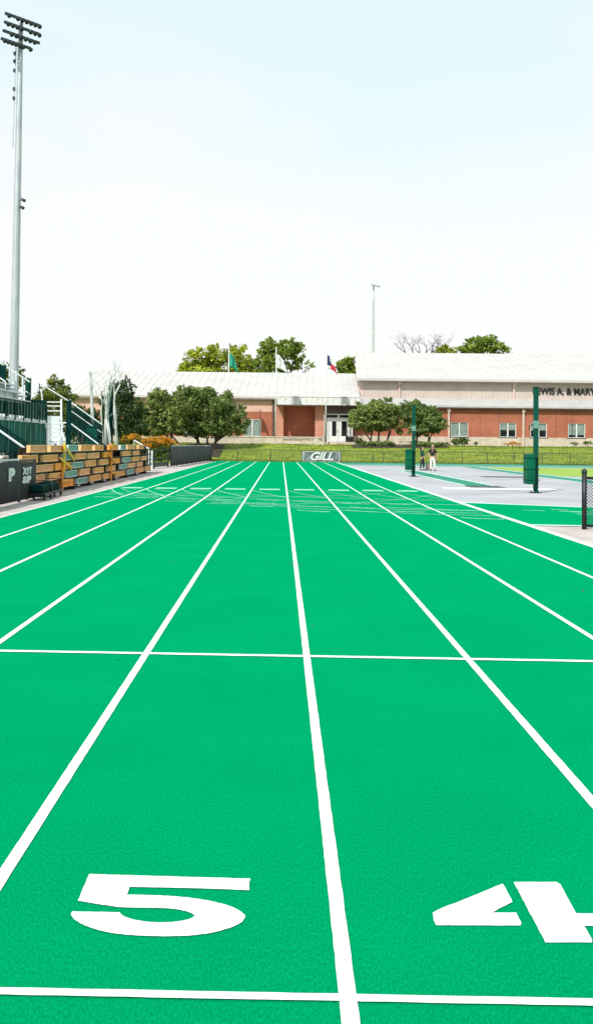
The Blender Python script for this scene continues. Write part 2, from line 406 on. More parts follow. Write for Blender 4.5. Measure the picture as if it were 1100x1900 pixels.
def sweep(ctrl, w, z):
    mb = MB(); pts = [Vector((a,b,0)) for a, b in ctrl]
    for _ in range(4):
        q = [pts[0]]
        for a, b in zip(pts, pts[1:]): q += [a.lerp(b,.25), a.lerp(b,.75)]
        pts = q+[pts[-1]]
    n_ = len(pts)-1
    vs = [(p.x, p.y-w/2, z) for p in pts]+[(p.x, p.y+w/2, z) for p in pts]
    mb.add(vs, [(k, k+1, n_+2+k, n_+1+k) for k in range(n_)])
    tag(mb.build('sweeping_line', M['pale']), kind='structure')
sweep([(-5.6,33.2),(-4.7,30.2),(-2,27),(.6,24.8),(3,24.0),(5.1,23.9)], .12, .007)
sweep([(-4.4,33),(-3.2,30.4),(-.6,27.8),(2,26.6),(5.1,26.2)], .12, .0075)
sweep([(-3.2,33.2),(-1.6,30.6),(1,28.8),(5.1,28.2)], .10, .0078)
sweep([(5.1,31.5),(3.2,27.4),(.4,25.6),(-2,25.4)], .09, .0086)
sweep([(5.1,36),(3.4,31.6),(1,29.4),(-1.2,29)], .09, .0089)
sweep([(-2.2,27.8),(.2,24.2),(3,22.6),(5.1,22.2)], .10, .0082)
mb = MB()
for i in range(18):
    x = random.uniform(XR+.2, 13); y = random.uniform(20.6, 25.6); w = random.uniform(.4,1.3)
    mb.poly([(x,y),(x+w,y-.12),(x+w,y+.02),(x,y+random.uniform(.08,.2))], .003)
tag(mb.build('worn_mark', M['pale']), kind='structure')
mb = MB().poly([(9.6,22.6),(11.4,22.3),(11.4,22.6),(9.6,22.95)], .005)
tag(mb.build('stagger_mark', M['palew']), kind='structure')
# track kerb at the right edge (thin raised inner rail)
tag(MB().box(XR+.02, XR+.10, -3, 87.8, -.01, .012).build('kerb_strip', M['kerb']), kind='structure')
mb = MB().poly(rect(-5.0, 7.0, 100, 105.5), 0)

rnd = random.Random(77)
mb = MB(); y = -1
while y < 87:
    mb.poly(rect(-8.5, XL-.1, y, y+.018), -.009); y += 3.05
x = XR+3
while x < 30: mb.poly(rect(x, x+.018, 4, 19.3), -.009); x += 3.05
mb.build('pavement_joint', M['rackdark'])['kind'] = 'structure'
mb = MB(); y = 30
while y < 75: mb.poly(rect(XR+.3, 60, y, y+.03), -.009); y += 6.1
for x in (12.2, 18.3, 24.4): mb.poly(rect(x, x+.03, 27.5, 53), -.009)
mb.build('surfacing_joint', M['seam'])['kind'] = 'structure'
mb = MB()
for (px, py, r) in ((75,987,.035),(1080,1096,.018),(580,1163,.012),(541,1047,.02),(556,1047,.018),(640,980,.03),(322,1041,.012)):
    g_ = G(px, py); n_ = 9; pts = []
    for k in range(n_):
        t_ = 2*math.pi*k/n_; q = r*rnd.uniform(.6,1.2); pts.append((g_.x+q*math.cos(t_), g_.y+q*1.5*math.sin(t_)))
    mb.poly(pts, .003)
mb.build('track_scuff', M['trim'])['kind'] = 'structure'
# rough grass
mb = MB()
for _ in range(16000):
    x = rnd.uniform(-34, 44); y = rnd.choice((rnd.uniform(88.0,88.9), rnd.uniform(89,107), rnd.uniform(103,108.8), rnd.uniform(89,107)))
    if y > 104.5 and -7.5 < x < 5.5: continue
    z = gz(x, y)-.01; h = rnd.uniform(.05,.16)*(1.5 if y < 89 else 1); w_ = rnd.uniform(.03,.09); lx = rnd.uniform(-.05,.05)
    mb.add([(x-w_,y,z),(x+w_,y+rnd.uniform(-.03,.03),z),(x+lx,y-.02,z+h)], [(0,1,2)])
tag(mb.build('grass_tufts', M['tuft']), kind='stuff')

# ------------------------------------------------------------------ trees
def leaves(mb, clumps, count, size, seed=0, shell=.55, flat=.0):
    rnd = random.Random(seed)
    vol = [c[3]*c[4]*c[5] for c in clumps]; tot = sum(vol)
    for c, v in zip(clumps, vol):
        # sub clumps on the shell of every mass
        k = max(5, int(9*(v/tot*len(clumps))**.5)+5)
        subs = []
        for _ in range(k):
            d = Vector((rnd.gauss(0,1), rnd.gauss(0,1), rnd.gauss(0,1)+.15)).normalized(); rr = rnd.uniform(.45,1.12)
            subs.append((Vector((c[0]+d.x*c[3]*rr, c[1]+d.y*c[4]*rr, c[2]+d.z*c[5]*rr)), rnd.uniform(.22,.42)))
        n_ = int(count*v/tot)
        for _ in range(n_):
            u_ = rnd.random()
            if u_ < .13:
                k0 = rnd.randrange(8); r2 = random.Random(seed*97+k0*13+int(c[0]*10))
                d0 = Vector((r2.gauss(0,1), r2.gauss(0,1), r2.gauss(0,.8)+.4)).normalized(); q = r2.uniform(.10,.2)
                d = Vector((rnd.gauss(0,1), rnd.gauss(0,1), rnd.gauss(0,1))).normalized()*q*rnd.random()**.4
                e0 = rnd.uniform(.95,1.24)
                p = Vector((c[0]+(d0.x*e0+d.x)*c[3], c[1]+(d0.y*e0+d.y)*c[4], c[2]+(d0.z*e0+d.z)*c[5]))
            elif u_ < .80:
                s, q = subs[rnd.randrange(k)]
                d = Vector((rnd.gauss(0,1), rnd.gauss(0,1), rnd.gauss(0,1))).normalized()*(rnd.random()**.4)*q
                p = s + Vector((d.x*c[3], d.y*c[4], d.z*c[5]))
            else:
                d = Vector((rnd.gauss(0,1), rnd.gauss(0,1), rnd.gauss(0,1))).normalized()*(shell+(1-shell)*rnd.random()**.7)
                p = Vector((c[0]+d.x*c[3]*.95, c[1]+d.y*c[4]*.95, c[2]+d.z*c[5]*.95))
            nrm = (d.normalized()*.6 + Vector((rnd.gauss(0,.6), rnd.gauss(0,.6), rnd.gauss(0,.6)+.3))).normalized()
            a = nrm.orthogonal().normalized(); b = nrm.cross(a); t = rnd.uniform(0,6.28)
            a, b = a*math.cos(t)+b*math.sin(t), b*math.cos(t)-a*math.sin(t)
            s_ = size*rnd.uniform(.6,1.3)
            mb.v += [p-a*s_, p-b*s_*.5, p+a*s_, p+b*s_*.5]
            n0 = len(mb.v)-4; mb.f.append((n0,n0+1,n0+2,n0+3))
def limbs(mb, base, clumps, r, rnd, split=.35):
    base = Vector(base); top = sum((Vector(c[:3]) for c in clumps), Vector())/len(clumps)
    fork = base.lerp(top, split); fork.x += rnd.uniform(-.1,.1)
    mb.tube([base-Vector((0,0,.1)), base.lerp(fork,.5)+Vector((rnd.uniform(-.1,.1),0,0)), fork], [r*1.25, r, r*.85], 8)
    for c in clumps:
        e = Vector(c[:3]) + Vector((0,0,c[5]*.3)); mid = fork.lerp(e,.5) + Vector((rnd.uniform(-.3,.3), rnd.uniform(-.3,.3), -.2*abs(e.x-fork.x)*.3))
        mb.tube([fork, mid, e], [r*.65, r*.4, r*.1], 6)
        for _ in range(5):
            d = Vector((rnd.gauss(0,1)*c[3], rnd.gauss(0,1)*c[4], rnd.gauss(0,1)*c[5]))*.5
            q = mid.lerp(e, rnd.uniform(.2,.9)); mb.tube([q, q+d*.5+Vector((0,0,.1)), q+d], [r*.22, r*.13, r*.04], 4)
def clump_px(l, Y, dep=1.0):
    out = []
    for (px, py, rx, ry, *dy) in l:
        yy = Y+(dy[0] if dy else 0); p = P(px, py, yy); s = yy/F
        out.append((p.x, p.y, p.z, rx*s, rx*s*dep, ry*s))
    return out
def tree(name, label, cat, bases, cl, Y, count, size, lm, dep=1.0, r=.2, wm=None, group=None, seed=1, split=.35, bz=None):
    rnd = random.Random(seed); c = clump_px(cl, Y, dep)
    bx = [P(b, 820, Y).x for b in bases]
    z0 = gz(bx[0], Y) if bz is None else bz
    t = thing(name, (sum(bx)/len(bx), Y, z0), label, cat, group)
    mb = MB()
    for i, x in enumerate(bx):
        sub = [q for q in c if min(range(len(bx)), key=lambda k: abs(bx[k]-q[0])) == i] or c[:1]
        limbs(mb, (x, Y+rnd.uniform(-.5,.5), z0), sub, r, rnd, split)
    mb.build('trunk', wm or M['bark'], t, smooth=True)
    mb = MB(); leaves(mb, c, count, size, seed)
    mb.build('crown', lm, t)
    return t
# live oaks in front of the building
tree('live_oak_tree', 'wide dark rounded oak with twisted trunks left of the brick entrance wing', 'tree', [372,395,385],
     [(355,752,40,32),(395,755,40,30),(430,775,30,26),(330,768,26,26),(362,782,36,20),(408,788,34,18),(378,735,32,19),(446,785,17,20),(345,734,20,17),(385,800,40,14),(425,798,28,14),(345,800,24,12),(420,752,22,16)],
     99, 24000, .165, M['oak'], .8, .19, group='clipped oaks along the building', seed=3, split=.25)
tree('live_oak_tree', 'lighter oak overlapping the wide one, nearest the orange shrub bed', 'tree', [325,345],
     [(285,765,30,30),(315,772,30,30),(300,742,22,18),(335,755,22,24),(272,785,19,20),(310,795,26,14),(280,800,20,12)],
     96, 13000, .155, M['oak2'], .8, .16, group='clipped oaks along the building', seed=4, split=.25)
tree('live_oak_tree', 'olive multi stemmed oak just right of the white entrance doors', 'tree', [688,704,716],
     [(690,772,34,26),(720,765,30,22),(672,785,22,18),(742,780,24,20),(705,790,30,12),(700,754,22,12)],
     105, 14000, .17, M['oak2'], .8, .14, group='clipped oaks along the building', seed=5, split=.2)
tree('live_oak_tree', 'darker oak behind the shorter looking green padded post', 'tree', [772,790],
     [(775,770,28,24),(795,782,28,22),(765,758,22,14),(812,790,18,14),(780,795,28,12)],
     104, 11000, .17, M['oak'], .8, .14, group='clipped oaks along the building', seed=6, split=.2)
tree('cedar_tree', 'tall dark ragged evergreen behind the bare white stemmed tree', 'tree', [222],
     [(222,770,34,34),(248,758,16,24),(205,775,22,30),(226,735,22,26),(235,715,8,16),(246,722,7,14),(213,720,9,14),(255,785,16,24),(240,800,30,18),(196,745,12,16),(262,760,10,20),(195,790,14,24)],
     88, 17000, .13, M['cedar'], .7, .22, seed=7)
tree('elm_tree', 'olive layered tree with ragged top behind the aluminium stairs', 'tree', [104],
     [(102,712,16,14),(118,726,18,12),(88,730,18,12),(104,740,34,18),(128,744,14,9),(76,743,14,14),(100,765,38,20)],
     72, 10500, .115, M['elm'], .7, .18, seed=8)
tree('elm_tree', 'small olive tree top showing beside the tall floodlight pole', 'tree', [12],
     [(8,690,20,22),(38,690,9,9),(30,705,22,12),(0,705,24,24)], 80, 4500, .13, M['elm'], .7, .2, seed=9)
tree('broadleaf_hedge_tree', 'dark low tree under the brown roof edge behind the far staircase', 'tree', [150],
     [(145,785,20,26),(165,790,18,26),(130,790,14,26),(180,800,16,22),(150,768,20,14),(170,770,14,14),(132,768,12,12)], 84, 7000, .13, M['cedar'], .7, .15, seed=19)
BG = 'treetops rising behind the roofs'
tree('shade_tree', 'lime green treetop at the left end behind the low roof', 'tree', [380],
     [(360,675,24,22),(385,662,24,20),(405,668,24,24),(372,690,36,14),(345,684,12,8)], 150, 5200, .27, M['lime'], .8, .4, group=BG, seed=10, bz=0)
tree('shade_tree', 'yellow green treetop behind the green flag', 'tree', [445],
     [(440,668,22,24),(462,678,20,16),(430,655,14,14),(450,692,30,12)], 154, 4200, .27, M['lime'], .8, .4, group=BG, seed=11, bz=0)
tree('shade_tree', 'tallest airy green treetop behind the white flag', 'tree', [515],
     [(505,652,24,22),(530,650,26,20),(490,675,18,20),(552,655,14,18),(545,678,16,12),(510,685,24,14),(573,680,9,9)], 152, 5200, .27, M['bgreen'], .8, .42, group=BG, seed=12, bz=0, split=.5)
tree('shade_tree', 'small round treetop tucked against the taller roof', 'tree', [645],
     [(642,680,16,14),(650,672,12,10),(632,686,9,7),(655,692,20,10)], 150, 2600, .25, M['bgreen'], .8, .3, group=BG, seed=13, bz=0)
tree('shade_tree', 'small pale treetop left of the large dome shaped one', 'tree', [824],
     [(824,650,13,9),(812,654,9,6),(836,653,8,6)], 168, 900, .26, M['lime'], .8, .3, group=BG, seed=14, bz=0)
tree('shade_tree', 'large dome shaped dark green treetop above the tall roof', 'tree', [893],
     [(880,644,26,16),(905,640,24,16),(870,652,26,12),(925,651,20,10),(893,632,16,10),(912,630,10,8)], 168, 4800, .26, M['bgreen'], .8, .4, group=BG, seed=15, bz=0)
# bare trees
def branch(mb, p, d, ln, r, depth, rnd, spread=.55, upb=.25, n=5):
    pts = [p]; rr = [r]; q = p.copy(); dd = d.copy()
    for i in range(3):
        dd = (dd + Vector((rnd.gauss(0,.12), rnd.gauss(0,.12), rnd.gauss(0,.06)))).normalized(); q = q + dd*ln/3
        pts.append(q.copy()); rr.append(r*(1-.22*(i+1)))
    mb.tube(pts, rr, n)
    if depth > 0:
        for k in range(rnd.choice((2,3))):
            nd = (dd + Vector((rnd.gauss(0,spread), rnd.gauss(0,spread), rnd.gauss(0,spread*.5)+upb))).normalized()
            branch(mb, pts[rnd.choice((2,3))], nd, ln*rnd.uniform(.6,.85), r*.5, depth-1, rnd, spread, upb, 4)
rnd = random.Random(21)
b0 = P(785, 820, 168)
t = thing('bare_tree', (b0.x, 168, 0), 'leafless grey tree spreading above the tall roof', 'tree')
mb = MB(); mb.tube([(b0.x,168,0),(b0.x,168,6),(b0.x+.2,168,12.5)], [.45,.35,.25], 8)
mb.build('trunk', M['greybark'], t)
mb = MB()
for px in (752,766,778,790,806,818,800):
    e = P(px, 655, 168); st = Vector((b0.x+.2,168,12.0))
    mb.tube([st, st.lerp(e,.5)+Vector((0,0,-.6)), e], [.2,.14,.09], 5)
    d = (e-st); d.y = rnd.uniform(-.5,.5); d = (d.normalized()+Vector((0,0,.5))).normalized()
    branch(mb, e, d, 1.7, .12, 4, rnd, .7, .1); branch(mb, e, (d+Vector((rnd.gauss(0,.6),0,.2))).normalized(), 1.2, .10, 4, rnd, .8, .05)
mb.build('branches', M['greybark'], t)
# pale many-stemmed bare tree beside the stand
YT = 55; b0 = P(200, 830, YT)
t = thing('bare_tree', (b0.x, YT, 0), 'leafless white barked tree with many upright stems behind the stacked blocks', 'tree')
stems = [
 ([(193,880),(190,800),(187,765),(189,742),(180,732)], .085), ([(193,880),(194,800),(197,750),(199,720),(206,696)], .15),
 ([(203,880),(203,815),(199,780),(192,745),(193,728)], .11), ([(197,880),(196,790),(198,750),(205,712),(212,700)], .13),
 ([(214,880),(214,800),(211,765),(211,742),(212,732),(222,712)], .13), ([(214,820),(213,770),(210,742),(209,710),(213,692)], .085),
 ([(204,735),(206,728),(201,722)], .06), ([(204,880),(206,830),(201,800),(198,778)], .09), ([(217,880),(216,830),(214,798)], .09),
 ([(189,742),(186,728),(184,718)], .045), ([(197,750),(194,730),(197,705)], .05), ([(212,700),(214,692),(218,690)], .03),
 ([(206,696),(203,690),(204,684)], .03), ([(222,712),(226,705),(230,703)], .04)]
rnd = random.Random(5)
mb = MB()
for l, r in stems[:9]:
    pts = []; o = rnd.uniform(-.6,.6)
    for k, (a, b) in enumerate(l):
        p = P(a, b, YT); p.y += o; p.z = max(p.z, 0); pts.append(p)
    mb.tube(pts, [r*.62*(1-.5*k/len(pts)) for k in range(len(pts))], 7)
mb.build('trunk', M['palebark'], t, smooth=True)
mb = MB()
for l, r in stems[9:]:
    mb.tube([P(a,b,YT) for a,b in l], [r*.7*(1-.5*k/len(l)) for k in range(len(l))], 5)
for l, r in stems[:9]:
    e = P(*l[-1], YT)
    for _ in range(2):
        branch(mb, e, Vector((rnd.gauss(0,.4), rnd.gauss(0,.3), 1)).normalized(), .5, r*.16, 2, rnd, .4, .2, 4)
mb.build('branches', M['palebark'], t)
p0 = P(173, 860, 53); p1 = P(173,795,53); p2 = P(168,690,53); p0.z = 0
mb = MB(); mb.tube([p0, p1, P(171,750,53), p2], [.11,.10,.09,.08], 8)
o = mb.build('leaning_pole', M['palebark']); tag(o, 'slim weathered pole leaning slightly beside the white barked tree', 'pole')
a = P(205.5, 735, 56)
t = thing('green_padded_mast', (a.x, 56, 0), 'dark green padded mast among the bare white stems', 'mast')
MB().box(a.x-.17, a.x+.17, 55.85, 56.15, .3, a.z).build('pad', M['dgreen'], t, bevel=.03)
MB().box(a.x-.05, a.x+.05, 56.16, 56.26, -.02, a.z+.1).build('post', M['green'], t)

# shrubs
def shrub(name, label, cat, cl, Y, count, size, lm, dep=.9, seed=1, group=None, extra=None):
    c = clump_px(cl, Y, dep); z0 = gz(c[0][0], Y)
    t = thing(name, (c[0][0], Y, z0), label, cat, group)
    rnd = random.Random(seed)
    for q in c:
        for k in range(3):
            mb = MB(); b = Vector((q[0]+rnd.uniform(-.4,.4)*q[3], q[1], z0-.05)); mb.tube([b, Vector((q[0]+rnd.uniform(-.6,.6)*q[3], q[1]+rnd.uniform(-.4,.4)*q[4], q[2]))], [.03,.012], 4); mb.build('stem', M['bark'], t)
    mb = MB(); leaves(mb, c, count, size, seed); mb.build('foliage', lm, t)
    if extra:
        e, n2, m2 = extra; mb = MB(); leaves(mb, clump_px(e, Y, dep), n2, size*.9, seed+50); mb.build('blossom', m2, t)
    return t
shrub('flowering_shrub', 'broad shrub bed with orange and yellow blossom beside the dark fence', 'shrub',
      [(285,832,24,12),(312,834,24,12),(335,836,18,9),(270,828,14,10),(300,846,40,10)], 82, 6500, .085, M['shrub'], seed=30,
      extra=([(272,819,18,7),(296,818,24,8),(285,826,22,6),(318,827,14,6)], 3600, M['flower']))
shrub('flowering_shrub', 'small rust orange shrub just above the far end of the stacked blocks', 'shrub',
      [(240,818,16,8),(255,816,10,7),(230,826,14,8)], 78, 1500, .085, M['shrub'], seed=31, extra=([(246,812,16,6),(236,816,12,5)], 900, M['flower']))
g = 'low shrubs at the foot of the building'
shrub('low_shrub', 'dark rounded shrub below the leftmost window of the right wing', 'shrub', [(846,819,8,7)], 108.5, 500, .11, M['oak'], seed=32, group=g)
shrub('low_shrub', 'yellow green rounded shrub below the leftmost window of the right wing', 'shrub', [(861,818,8,7)], 108.5, 500, .11, M['shrub'], seed=33, group=g)
shrub('low_shrub', 'low dark shrub at the feet of the multi stemmed oak', 'shrub', [(682,823,12,4),(700,823,12,4),(720,823,14,4)], 103, 1500, .11, M['oak'], seed=34, group=g)
shrub('low_shrub', 'small bright shrub right of the entrance litter bins', 'shrub', [(667,819,7,5)], 104, 350, .11, M['shrub'], seed=35, group=g)
shrub('low_shrub', 'long low dark hedge clump beneath the darker oak', 'shrub', [(775,823,14,4),(800,824,18,4),(822,824,12,3)], 103, 1500, .11, M['oak'], seed=36, group=g)
shrub('low_shrub', 'tiny tuft at the stone base near the first window downpipe', 'shrub', [(882,822,4,3)], 109, 120, .1, M['oak'], seed=37, group=g)
shrub('low_shrub', 'dried reddish tufts under the two half dark windows', 'shrub', [(950,822,7,3),(963,824,5,2),(940,824,5,2)], 109, 260, .1, M['flower'], seed=38, group=g)
shrub('low_shrub', 'straggly olive shrub by the far right window base', 'shrub', [(1065,823,7,3),(1090,822,10,3)], 109, 300, .1, M['shrub'], seed=39, group=g)
def bed(px0, px1, Y0, Y1):
    a = P(px0, 820, Y0).x; b = P(px1, 820, Y0).x; vs = []; nx = 14; ny = 6
    for j in range(ny+1):
        for i in range(nx+1):
            x = a+(b-a)*i/nx; y = Y0+(Y1-Y0)*j/ny; vs.append((x, y, gz(x, y)+.03+.08*math.sin(math.pi*i/nx)*math.sin(math.pi*j/ny)))
    fs = [(j*(nx+1)+i, j*(nx+1)+i+1, (j+1)*(nx+1)+i+1, (j+1)*(nx+1)+i) for j in range(ny) for i in range(nx)]
    tag(MB().add(vs, fs).build('mulch_bed', M['soil'], smooth=True), kind='structure')
bed(330, 408, 94, 104); bed(655, 835, 101.5, 106.5)

# ------------------------------------------------------------------ building
def zat(px, py, Y): return P(px, py, Y).z
def xat(px, py, Y): return P(px, py, Y).x
GB = 1.6
YB = 112.0
B = thing('sports_building', (8, YB, GB), 'long low brick building with white metal roofs beyond the track', 'building')
xl = xat(135, 800, YB); xm = xat(511, 800, YB); xr = 62.0; xg = xat(672, 740, 116)
# left wing: wall with stone base, brick and pale brick band
zb = zat(480, 811, YB); zt = zat(480, 764, YB); ze = zat(480, 742, YB)
MB().box(xl, xm, YB, YB+.4, GB-.6, zb).build('base_course', M['stone'], B)
w = MB()
wx0, wx1, wz0, wz1 = xat(452,800,YB), xat(484,800,YB), zat(470,810,YB), zat(470,778,YB)
vx0, vx1 = xat(342,800,YB), xat(362,800,YB)
w.box(xl, vx0, YB+.03, YB+.4, zb, zt).box(vx1, wx0, YB+.03, YB+.4, zb, zt).box(wx1, xm, YB+.03, YB+.4, zb, zt)
w.box(vx0, vx1, YB+.03, YB+.4, wz1, zt).box(wx0, wx1, YB+.03, YB+.4, wz1, zt)
w.build('brick_wall', M['brick'], B)
MB().box(xl, xm, YB+.0, YB+.4, zt, ze).build('upper_band', M['pinkbrick'], B)
def window(x0, x1, z0, z1, Y, blind=1.0, gap=.02):
    f = MB(); t = .09
    f.box(x0, x1, Y+.06, Y+.16, z1-t, z1).box(x0, x1, Y+.06, Y+.16, z0, z0+t).box(x0, x0+t, Y+.06, Y+.16, z0+t, z1-t).box(x1-t, x1, Y+.06, Y+.16, z0+t, z1-t)
    c = (x0+x1)/2; f.box(c-.08, c+.08, Y+.05, Y+.16, z0+t, z1-t)
    fr = f.build('window', M['white'], B)
    MB().box(x0+.03, x1-.03, Y+.17, Y+.19, z0+.03, z1-.03).build('pane', M['glass'], fr)
    zz = z1-t-(z1-z0-2*t)*blind
    mb = MB()
    for (a, b) in ((x0+t+.05, c-.12), (c+.12, x1-t-.05)):
        k = a
        while k < b-.02:
            mb.box(k, min(k+.10, b), Y+.145, Y+.165, zz, z1-t-.02); k += .13
    mb.build('blind', M['blind'], fr)
    MB().box(x0-.1, x1+.1, Y-.06, Y+.10, z0-.10, z0).build('sill', M['stone'], fr)
window(wx0, wx1, wz0, wz1, YB); window(vx0, vx1, wz0, wz1, YB)
# trim under left eave and downpipe
MB().box(xl-.6, xm+.1, YB-.55, YB-.35, ze, ze+.22).build('gutter', M['dtrim'], B)
MB().box(xat(505,780,YB), xat(508,780,YB), YB-.16, YB-.02, GB, ze).build('downpipe', M['trim'], B)
def roof(name, x0, x1, y0, z0, y1, z1, m_, seams=.9, th=.25, left=0, right=0):
    r = MB()
    vs = [(x0,y0,z0),(x1,y0,z0),(x1+right,y1,z1),(x0+left,y1,z1)]
    vs += [(a,b,c+th) for a,b,c in vs]
    r.add(vs, [(3,2,1,0),(4,5,6,7),(0,1,5,4),(1,2,6,5),(2,3,7,6),(3,0,4,7)])
    o = r.build(name, m_, B)
    s_ = MB(); x = x0+.3
    while x < x1-.1:
        s_.bar((x, y0+.02, z0+th+.02), (x0+left+(x-x0)*(x1+right-x0-left)/(x1-x0), y1, z1+th+.02), .035, .03); x += seams
    s_.build('roof_seam', M['seam'], o)
    return o
zr = zat(400, 691, 128)
xq = xat(668,738,111.4); roof('roof', xl-.6, xq, YB-.6, ze+.15, 128, zr-.2, M['roof'], right=xat(659,691,128)-xq)
MB().box(xl-.5, xm+8, 128.25, 136, 6, zr-.3).build('rear_block', M['siding'], B)
MB().box(xl, xl+.4, YB+.4, 128, GB-.3, ze).build('end_wall', M['brick'], B)
# portico: projecting canopy
CY = 109.4
px0, px1 = xat(514,750,CY), xat(670,750,CY)
zc0, zc1 = zat(560,751,CY), zat(560,735,CY)
MB().box(px0, px1, CY, YB+1.5, zc0, zc1).build('canopy', M['white'], B)
mb = MB(); x = px0+.25; k = 0
while x < px1-.2:
    h = .55+.2*((k*7)%3)/3; mb.box(x, x+.05, CY-.04, CY-.002, zc1-h-.1, zc1-.1)
    if k % 3 == 1: mb.box(x+.05, x+.3, CY-.03, CY-.002, zc1-.16-.22*(k%2), zc1-.1-.22*(k%2))
    x += .62; k += 1
mb.box(px0+.2, px1-.2, CY-.045, CY-.001, zc1-.1, zc1-.06); mb.build('canopy_relief', M['seam'], B)
MB().box(px0-.02, px1, CY-.1, CY-.02, zc0-.08, zc0-.002).build('canopy_edge', M['trim'], B)
# wall under canopy
x525, x585, x600 = xat(526,780,YB), xat(584,780,YB), xat(601,780,YB)
MB().box(xm, x525, YB+.03, YB+.4, GB, zc0).build('entrance_wall', M['pierb'], B)
MB().box(x525, x585+.3, YB+1.1, YB+1.4, GB, zc0).build('entrance_wall', M['brick'], B)
MB().box(x525-.3, x525, YB+.4, YB+1.4, GB, zc0).build('entrance_wall', M['brick'], B)
MB().box(x585, xat(601,780,110.7), YB-1.3, YB+1.1, GB, zc0).build('pier', M['pierb'], B)
MB().box(xm-.01, xg+.2, 106.9, YB+.0, GB-.7, GB+.36).build('entrance_terrace', M['stone'], B)
YD = 110.8
x650 = xat(656, 780, YD)
dz0, dz1, dz2 = GB+.40, zat(630,777,YD), zat(630,768,YD)
x600 = xat(602,780,YD)
MB().box(x600, x650, YD+.0, YD+.3, dz2, zc0).build('door_head', M['trim'], B)
MB().box(x600, x650, YD+.08, YD+.12, dz0, dz2).build('entrance_glazing', M['glass'], B)
# doors
dx = [xat(q,790,YD) for q in (606.5, 611, 617, 627, 631, 644, 648, 653)]
fr = MB(); fr.box(dx[0], dx[-1], YD-.06, YD+.04, dz1-.05, dz1+.12).box(dx[0], dx[-1], YD-.06, YD+.04, dz2-.12, dz2)
for q in (dx[0], dx[2]-.45, dx[4]-.22, dx[6]-.1, dx[7]-.1): fr.box(q, q+.16, YD-.06, YD+.04, dz0, dz1-.05)
fr.box(dx[4]-.3, dx[4]-.1, YD-.05, YD+.03, dz1+.12, dz2-.12)
fr.build('door_frame', M['white'], B)
for (a, b) in ((dx[1]+.1, dx[4]-.25), (dx[4]-.05, dx[6]-.12)):
    d = MB(); t = .2; Yd = YD-.03
    d.box(a, a+t, Yd, Yd+.06, dz0+.02, dz1-.07).box(b-t, b, Yd, Yd+.06, dz0+.02, dz1-.07).box(a+t, b-t, Yd, Yd+.06, dz1-.3, dz1-.07).box(a+t, b-t, Yd, Yd+.06, dz0+.02, dz0+.65)
    dd = d.build('door', M['white'], B)
    MB().box(a+t-.02, b-t+.02, Yd+.02, Yd+.04, dz0+.6, dz1-.28).build('pane', M['glass'], dd)
    MB().tube([(b-t*.5, Yd-.05, dz0+1.0), (b-t*.5, Yd-.05, dz0+1.4)], .02, 6).build('handle', M['trim'], dd)
# right wing
YU = 116.0; xw = xat(655, 790, YB)
zB = zat(900, 810, YB); zE = zat(900, 759, YB)
win = [(835,868,1.0),(926,957,.5),(983,1014,.5),(1053,1085,.82),(1140,1172,1.0),(1200,1232,.5)]
wz0, wz1 = zat(900,811,YB), zat(900,784,YB)
MB().box(xw, xr, YB-.06, YB+.4, GB-.6, wz0).build('base_course', M['stone'], B)
w = MB(); x = xw
for (a, b, bl) in win:
    xa, xb = xat(a,800,YB), xat(b,800,YB)
    w.box(x, xa, YB, YB+.4, wz0, zE); w.box(xa, xb, YB, YB+.4, wz1, zE); x = xb
w.box(x, xr, YB, YB+.4, wz0, zE); w.build('brick_wall', M['brick'], B)
for (a, b, bl) in win: window(xat(a,800,YB), xat(b,800,YB), wz0+.0, wz1, YB+.0, bl)
mb = MB()
for q in (925, 1030, 1061, 890): x = xat(q,780,YB); mb.box(x-.02, x+.02, YB-.008, YB-.002, wz0, zE)
mb.build('wall_joint', M['trim'], B)
MB().box(xw-.2, xr, YB-.5, YB-.3, zE, zE+.2).build('gutter', M['trim'], B)
MB().box(xw, xr, YB-.3, YB+.1, zE+.002, zE+.06).build('soffit', M['trim'], B)
zL = zat(900, 739, YU)
roof('lower_roof', xw-.6, xr, YB-.55, zE+.14, YU+.1, zL-.25, M['lroof'], .8, .22)
for q in (831.5, 969.5):
    x = xat(q,790,YB); d = MB().box(x-.11, x+.11, YB-.24, YB-.07, GB, zE-.15); d.box(x-.18, x+.18, YB-.34, YB-.07, zE-.35, zE-.0)
    d.build('downpipe', M['pinkish'], B)
zU = zat(900, 710, YU)
MB().box(xg, xr, YU, YU+.4, zL-.4, zU).build('siding_wall', M['siding'], B)
mb = MB(); x = xg+.2
while x < xr: mb.box(x, x+.07, YU-.05, YU-.002, zL-.1, zU-.02); x += .45
mb.build('siding_rib', M['siding'], B)
MB().box(xg-.45, xr, YU-.85, YU-.6, zU-.05, zU+.2).build('gutter', M['dtrim'], B)
for q in (740, 952):
    x = xat(q,725,YU); d = MB().box(x-.1, x+.1, YU-.22, YU-.06, zL-.1, zU-.3); d.box(x-.2, x+.2, YU-.6, YU-.06, zU-.32, zU-.05)
    d.build('downpipe', M['pinkish'], B)
zR = zat(800, 655, 138)
xgl = xat(661, 700, 115.1)
roof('upper_roof', xgl, xr, YU-.9, zU+.05, 138, zR-.3, M['roof'], 1.1, .3, left=xat(658,655,138)-xgl)
MB().box(xat(662,655,150), xr, 138.3, 150, 6, zR-.4).build('rear_block', M['siding'], B)
gb = MB(); a = xgl+.35; b2 = xat(658,655,138)+.35
gb.add([(a,YU+.0,GB),(b2,138,GB),(b2,138,zR-.35),(a,YU,zU-.1)], [(3,2,1,0)]).build('gable_wall', M['siding'], B)
MB().box(a, xg, YU, YU+.3, zL-3, zU-.02).build('corner_trim', M['pinkish'], B)
